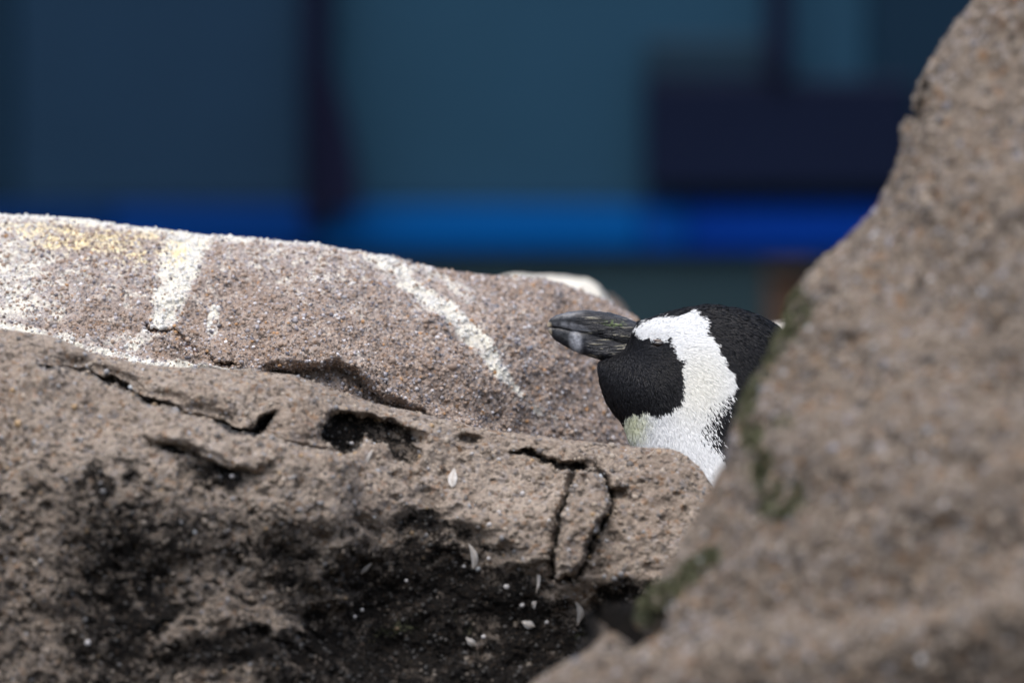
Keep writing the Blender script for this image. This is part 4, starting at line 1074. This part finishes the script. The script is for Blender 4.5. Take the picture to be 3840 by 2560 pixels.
# ---- feet (hidden by the rocks, on the ground)
footm = plain('foot_skin', (0.03, 0.026, 0.026), 0.6, 0.4, 0.4, 200)
for sg in (-1, 1):
    vs, fs = [], []
    cx, cy = P(2820, 0)[0], 0.045 * sg
    outl = [(0.03, -0.014), (0.005, -0.02), (-0.035, -0.04), (-0.055, -0.036), (-0.038, -0.018), (-0.066, -0.004), (-0.068, 0.004), (-0.038, 0.016), (-0.055, 0.036), (-0.035, 0.04), (0.005, 0.02), (0.03, 0.014)]
    n = len(outl)
    for z, k in ((0.001, 1.0), (0.008, 0.96), (0.014, 0.8)):
        vs += [(cx + x * k, cy + y * k, z + (0.012 * max(0, x / 0.03) if z > 0.01 else 0)) for x, y in outl]
    me = bpy.data.meshes.new('foot')
    fs = [tuple(range(n))[::-1], tuple(range(2 * n, 3 * n))]
    for l in range(2): fs += [(l * n + i, l * n + (i + 1) % n, (l + 1) * n + (i + 1) % n, (l + 1) * n + i) for i in range(n)]
    me.from_pydata([(x - cx, y - cy, z) for x, y, z in vs], [], fs); me.materials.append(footm)
    o = bpy.data.objects.new('foot', me); COL.objects.link(o); o.parent = pen; o.location = (cx - PX0, cy, 0)

# ------------------------------------------------------------------ loose feathers and flecks on the front rock
FEA = plain('white_down', (0.50, 0.475, 0.445), 0.7, 0.15, 0.30, 260)
SHAFT = plain('feather_shaft', (0.55, 0.48, 0.40), 0.5, 0.3, 0.1, 200)
def loose_feather(px, py, L_px, w_px, ang, bend, label, src=None):
    V_, N_, X_, Y_, q_ = src or (fV, fN, fX, fY, fq)
    p, n = surf_at(V_, N_, X_, Y_, q_, px, py)
    L_ = L_px * S; w = w_px * S
    k = 14
    a_ = math.radians(ang); dirv = np.array([math.cos(a_), 0, -math.sin(a_)]); dirv -= n * (dirv @ n); dirv /= np.linalg.norm(dirv)
    sd2 = np.cross(n, dirv)
    root = empty('feather', tuple(p)); tag(root, label, 'feather', 'small white feathers stuck to the boulders')
    t = np.linspace(0, 1, k)
    cen = p + n * 0.0022 + np.outer((t - 0.5) * L_, dirv) + np.outer(bend * L_ * (t - 0.5) ** 2 * 2, sd2) + np.outer(0.0015 * np.sin(t * math.pi), n)
    wid = w * 0.5 * np.sin(np.clip(t * 1.08, 0, 1) * math.pi) ** 0.7 * (0.35 + 0.65 * t) + 0.0001
    rows = [cen - sd2 * wid[:, None] - n * wid[:, None] * 0.35, cen, cen + sd2 * wid[:, None] - n * wid[:, None] * 0.35]
    vv = np.stack(rows, 1).reshape(-1, 3)
    ff = []
    for i in range(k - 1):
        for j in range(2): ff.append((i * 3 + j, i * 3 + j + 1, (i + 1) * 3 + j + 1, (i + 1) * 3 + j))
    mesh_np('vane', vv, np.array(ff), FEA, root, True, origin=np.array(root.location))
    r = 0.00022
    th = np.linspace(0, 2 * math.pi, 6, endpoint=False)
    tube = (cen + n * 0.0003)[:, None, :] + r * (np.cos(th)[None, :, None] * sd2 + np.sin(th)[None, :, None] * n)
    mesh_np('shaft', tube.transpose(1, 0, 2).reshape(-1, 3), grid_faces(6, k, True), SHAFT, root, True, origin=np.array(root.location))
    return root
loose_feather(1698, 1800, 92, 46, 95, 0.05, 'broad white feather upright on the brown face left of the tongue shaped flake')
loose_feather(1778, 2080, 105, 34, 80, -0.3, 'thin grey white feather at the upper rim of the black algae hollow')
loose_feather(2030, 2165, 110, 28, 62, -0.45, 'curved white feather just below the tip of the tongue shaped flake')
loose_feather(2172, 2290, 98, 36, 78, -0.35, 'curved cream feather lowest of all, above the dark crevice')
loose_feather(1380, 1712, 70, 20, 110, 0.2, 'tiny white feather in the dark hole under the rock lip')
loose_feather(1362, 2120, 70, 30, 130, 0.2, 'dull grey feather at the left end of the black algae hollow')
loose_feather(1980, 2335, 52, 44, 20, 0.1, 'small fluffy white feather tuft deep in the black hollow')
loose_feather(2012, 2262, 46, 38, 150, 0.1, 'pale bluish white feather scrap below the curved white feather')
loose_feather(1762, 2398, 50, 36, 40, 0.1, 'dim white feather scrap near the bottom of the black hollow')
bsrc = (bV, bN, bX, bY, bq)
def crest_tuft(px, py, label, L_px):
    i = np.argmin((bX[:, bq > 0] - px) ** 2 + (bY[:, bq > 0] - py) ** 2)
    m = (np.abs(bX - px) < 12); zmax = np.where(m, bV[..., 2], -1); ii = np.unravel_index(np.argmax(zmax), zmax.shape)
    p = bV[ii]
    n = np.array([0, -0.3, 1.0]); n /= np.linalg.norm(n)
    root = empty('feather', tuple(p)); tag(root, label, 'feather', 'small white feathers stuck to the boulders')
    vs, fs = [], []
    for k in range(9):
        a_ = random.uniform(-1.3, 1.3); L_ = L_px * S * random.uniform(0.6, 1.1); w = 0.00018
        for t in np.linspace(0, 1, 5):
            c = p + np.array([math.sin(a_) * L_ * t, random.uniform(-.0004, .0004), L_ * t * math.cos(a_) - 0.3 * L_ * t * t])
            vs += [c - np.array([w, 0, w]), c + np.array([w, 0, w])]
        b = k * 10
        fs += [(b + 2 * j, b + 2 * j + 1, b + 2 * j + 3, b + 2 * j + 2) for j in range(4)]
    mesh_np('vane', np.array(vs), np.array(fs), FEA, root, True, origin=np.array(root.location))
crest_tuft(1488, 950, 'wisp of white down standing on the crest of the streaked boulder', 22)
crest_tuft(1542, 955, 'curled wisp of white down on the crest, right of the other wisp', 20)
crest_tuft(1045, 900, 'single speck of white down on the crest far left of the two wisps', 14)

# little white shell and dropping flecks stuck to the front rock: single stones too small to count parts
fl_list = [(1960, 1852, 10), (1872, 1925, 9), (1834, 1970, 10), (1769, 1703, 9), (1870, 1724, 9), (1318, 1664, 11), (1375, 1655, 7), (2232, 1980, 9), (2275, 2025, 8), (2131, 2063, 8),
           (2155, 2170, 10), (2115, 2180, 8), (1832, 2095, 9), (1740, 2125, 8), (1358, 2290, 9), (1330, 2310, 9), (1902, 2200, 13), (2222, 2118, 8), (2222, 2318, 10), (2055, 2330, 9), (1960, 2270, 9), (1812, 2390, 10),
           (870, 1790, 10), (1985, 1880, 6), (2060, 1950, 6), (1527, 2175, 7), (330, 2410, 12)]
for (px, py, r) in fl_list:
    p, n = surf_at(fV, fN, fX, fY, fq, px, py)
    o = bpy.data.objects.new('shell_fleck', PEB['white']); COL.objects.link(o); o.parent = front
    o.location = p + n * 0.0006 - np.array(front.location); o.scale = (r * S, r * S * 0.6, r * S * random.uniform(.7, 1.1)); o.rotation_euler = (random.random(), random.random(), random.random())
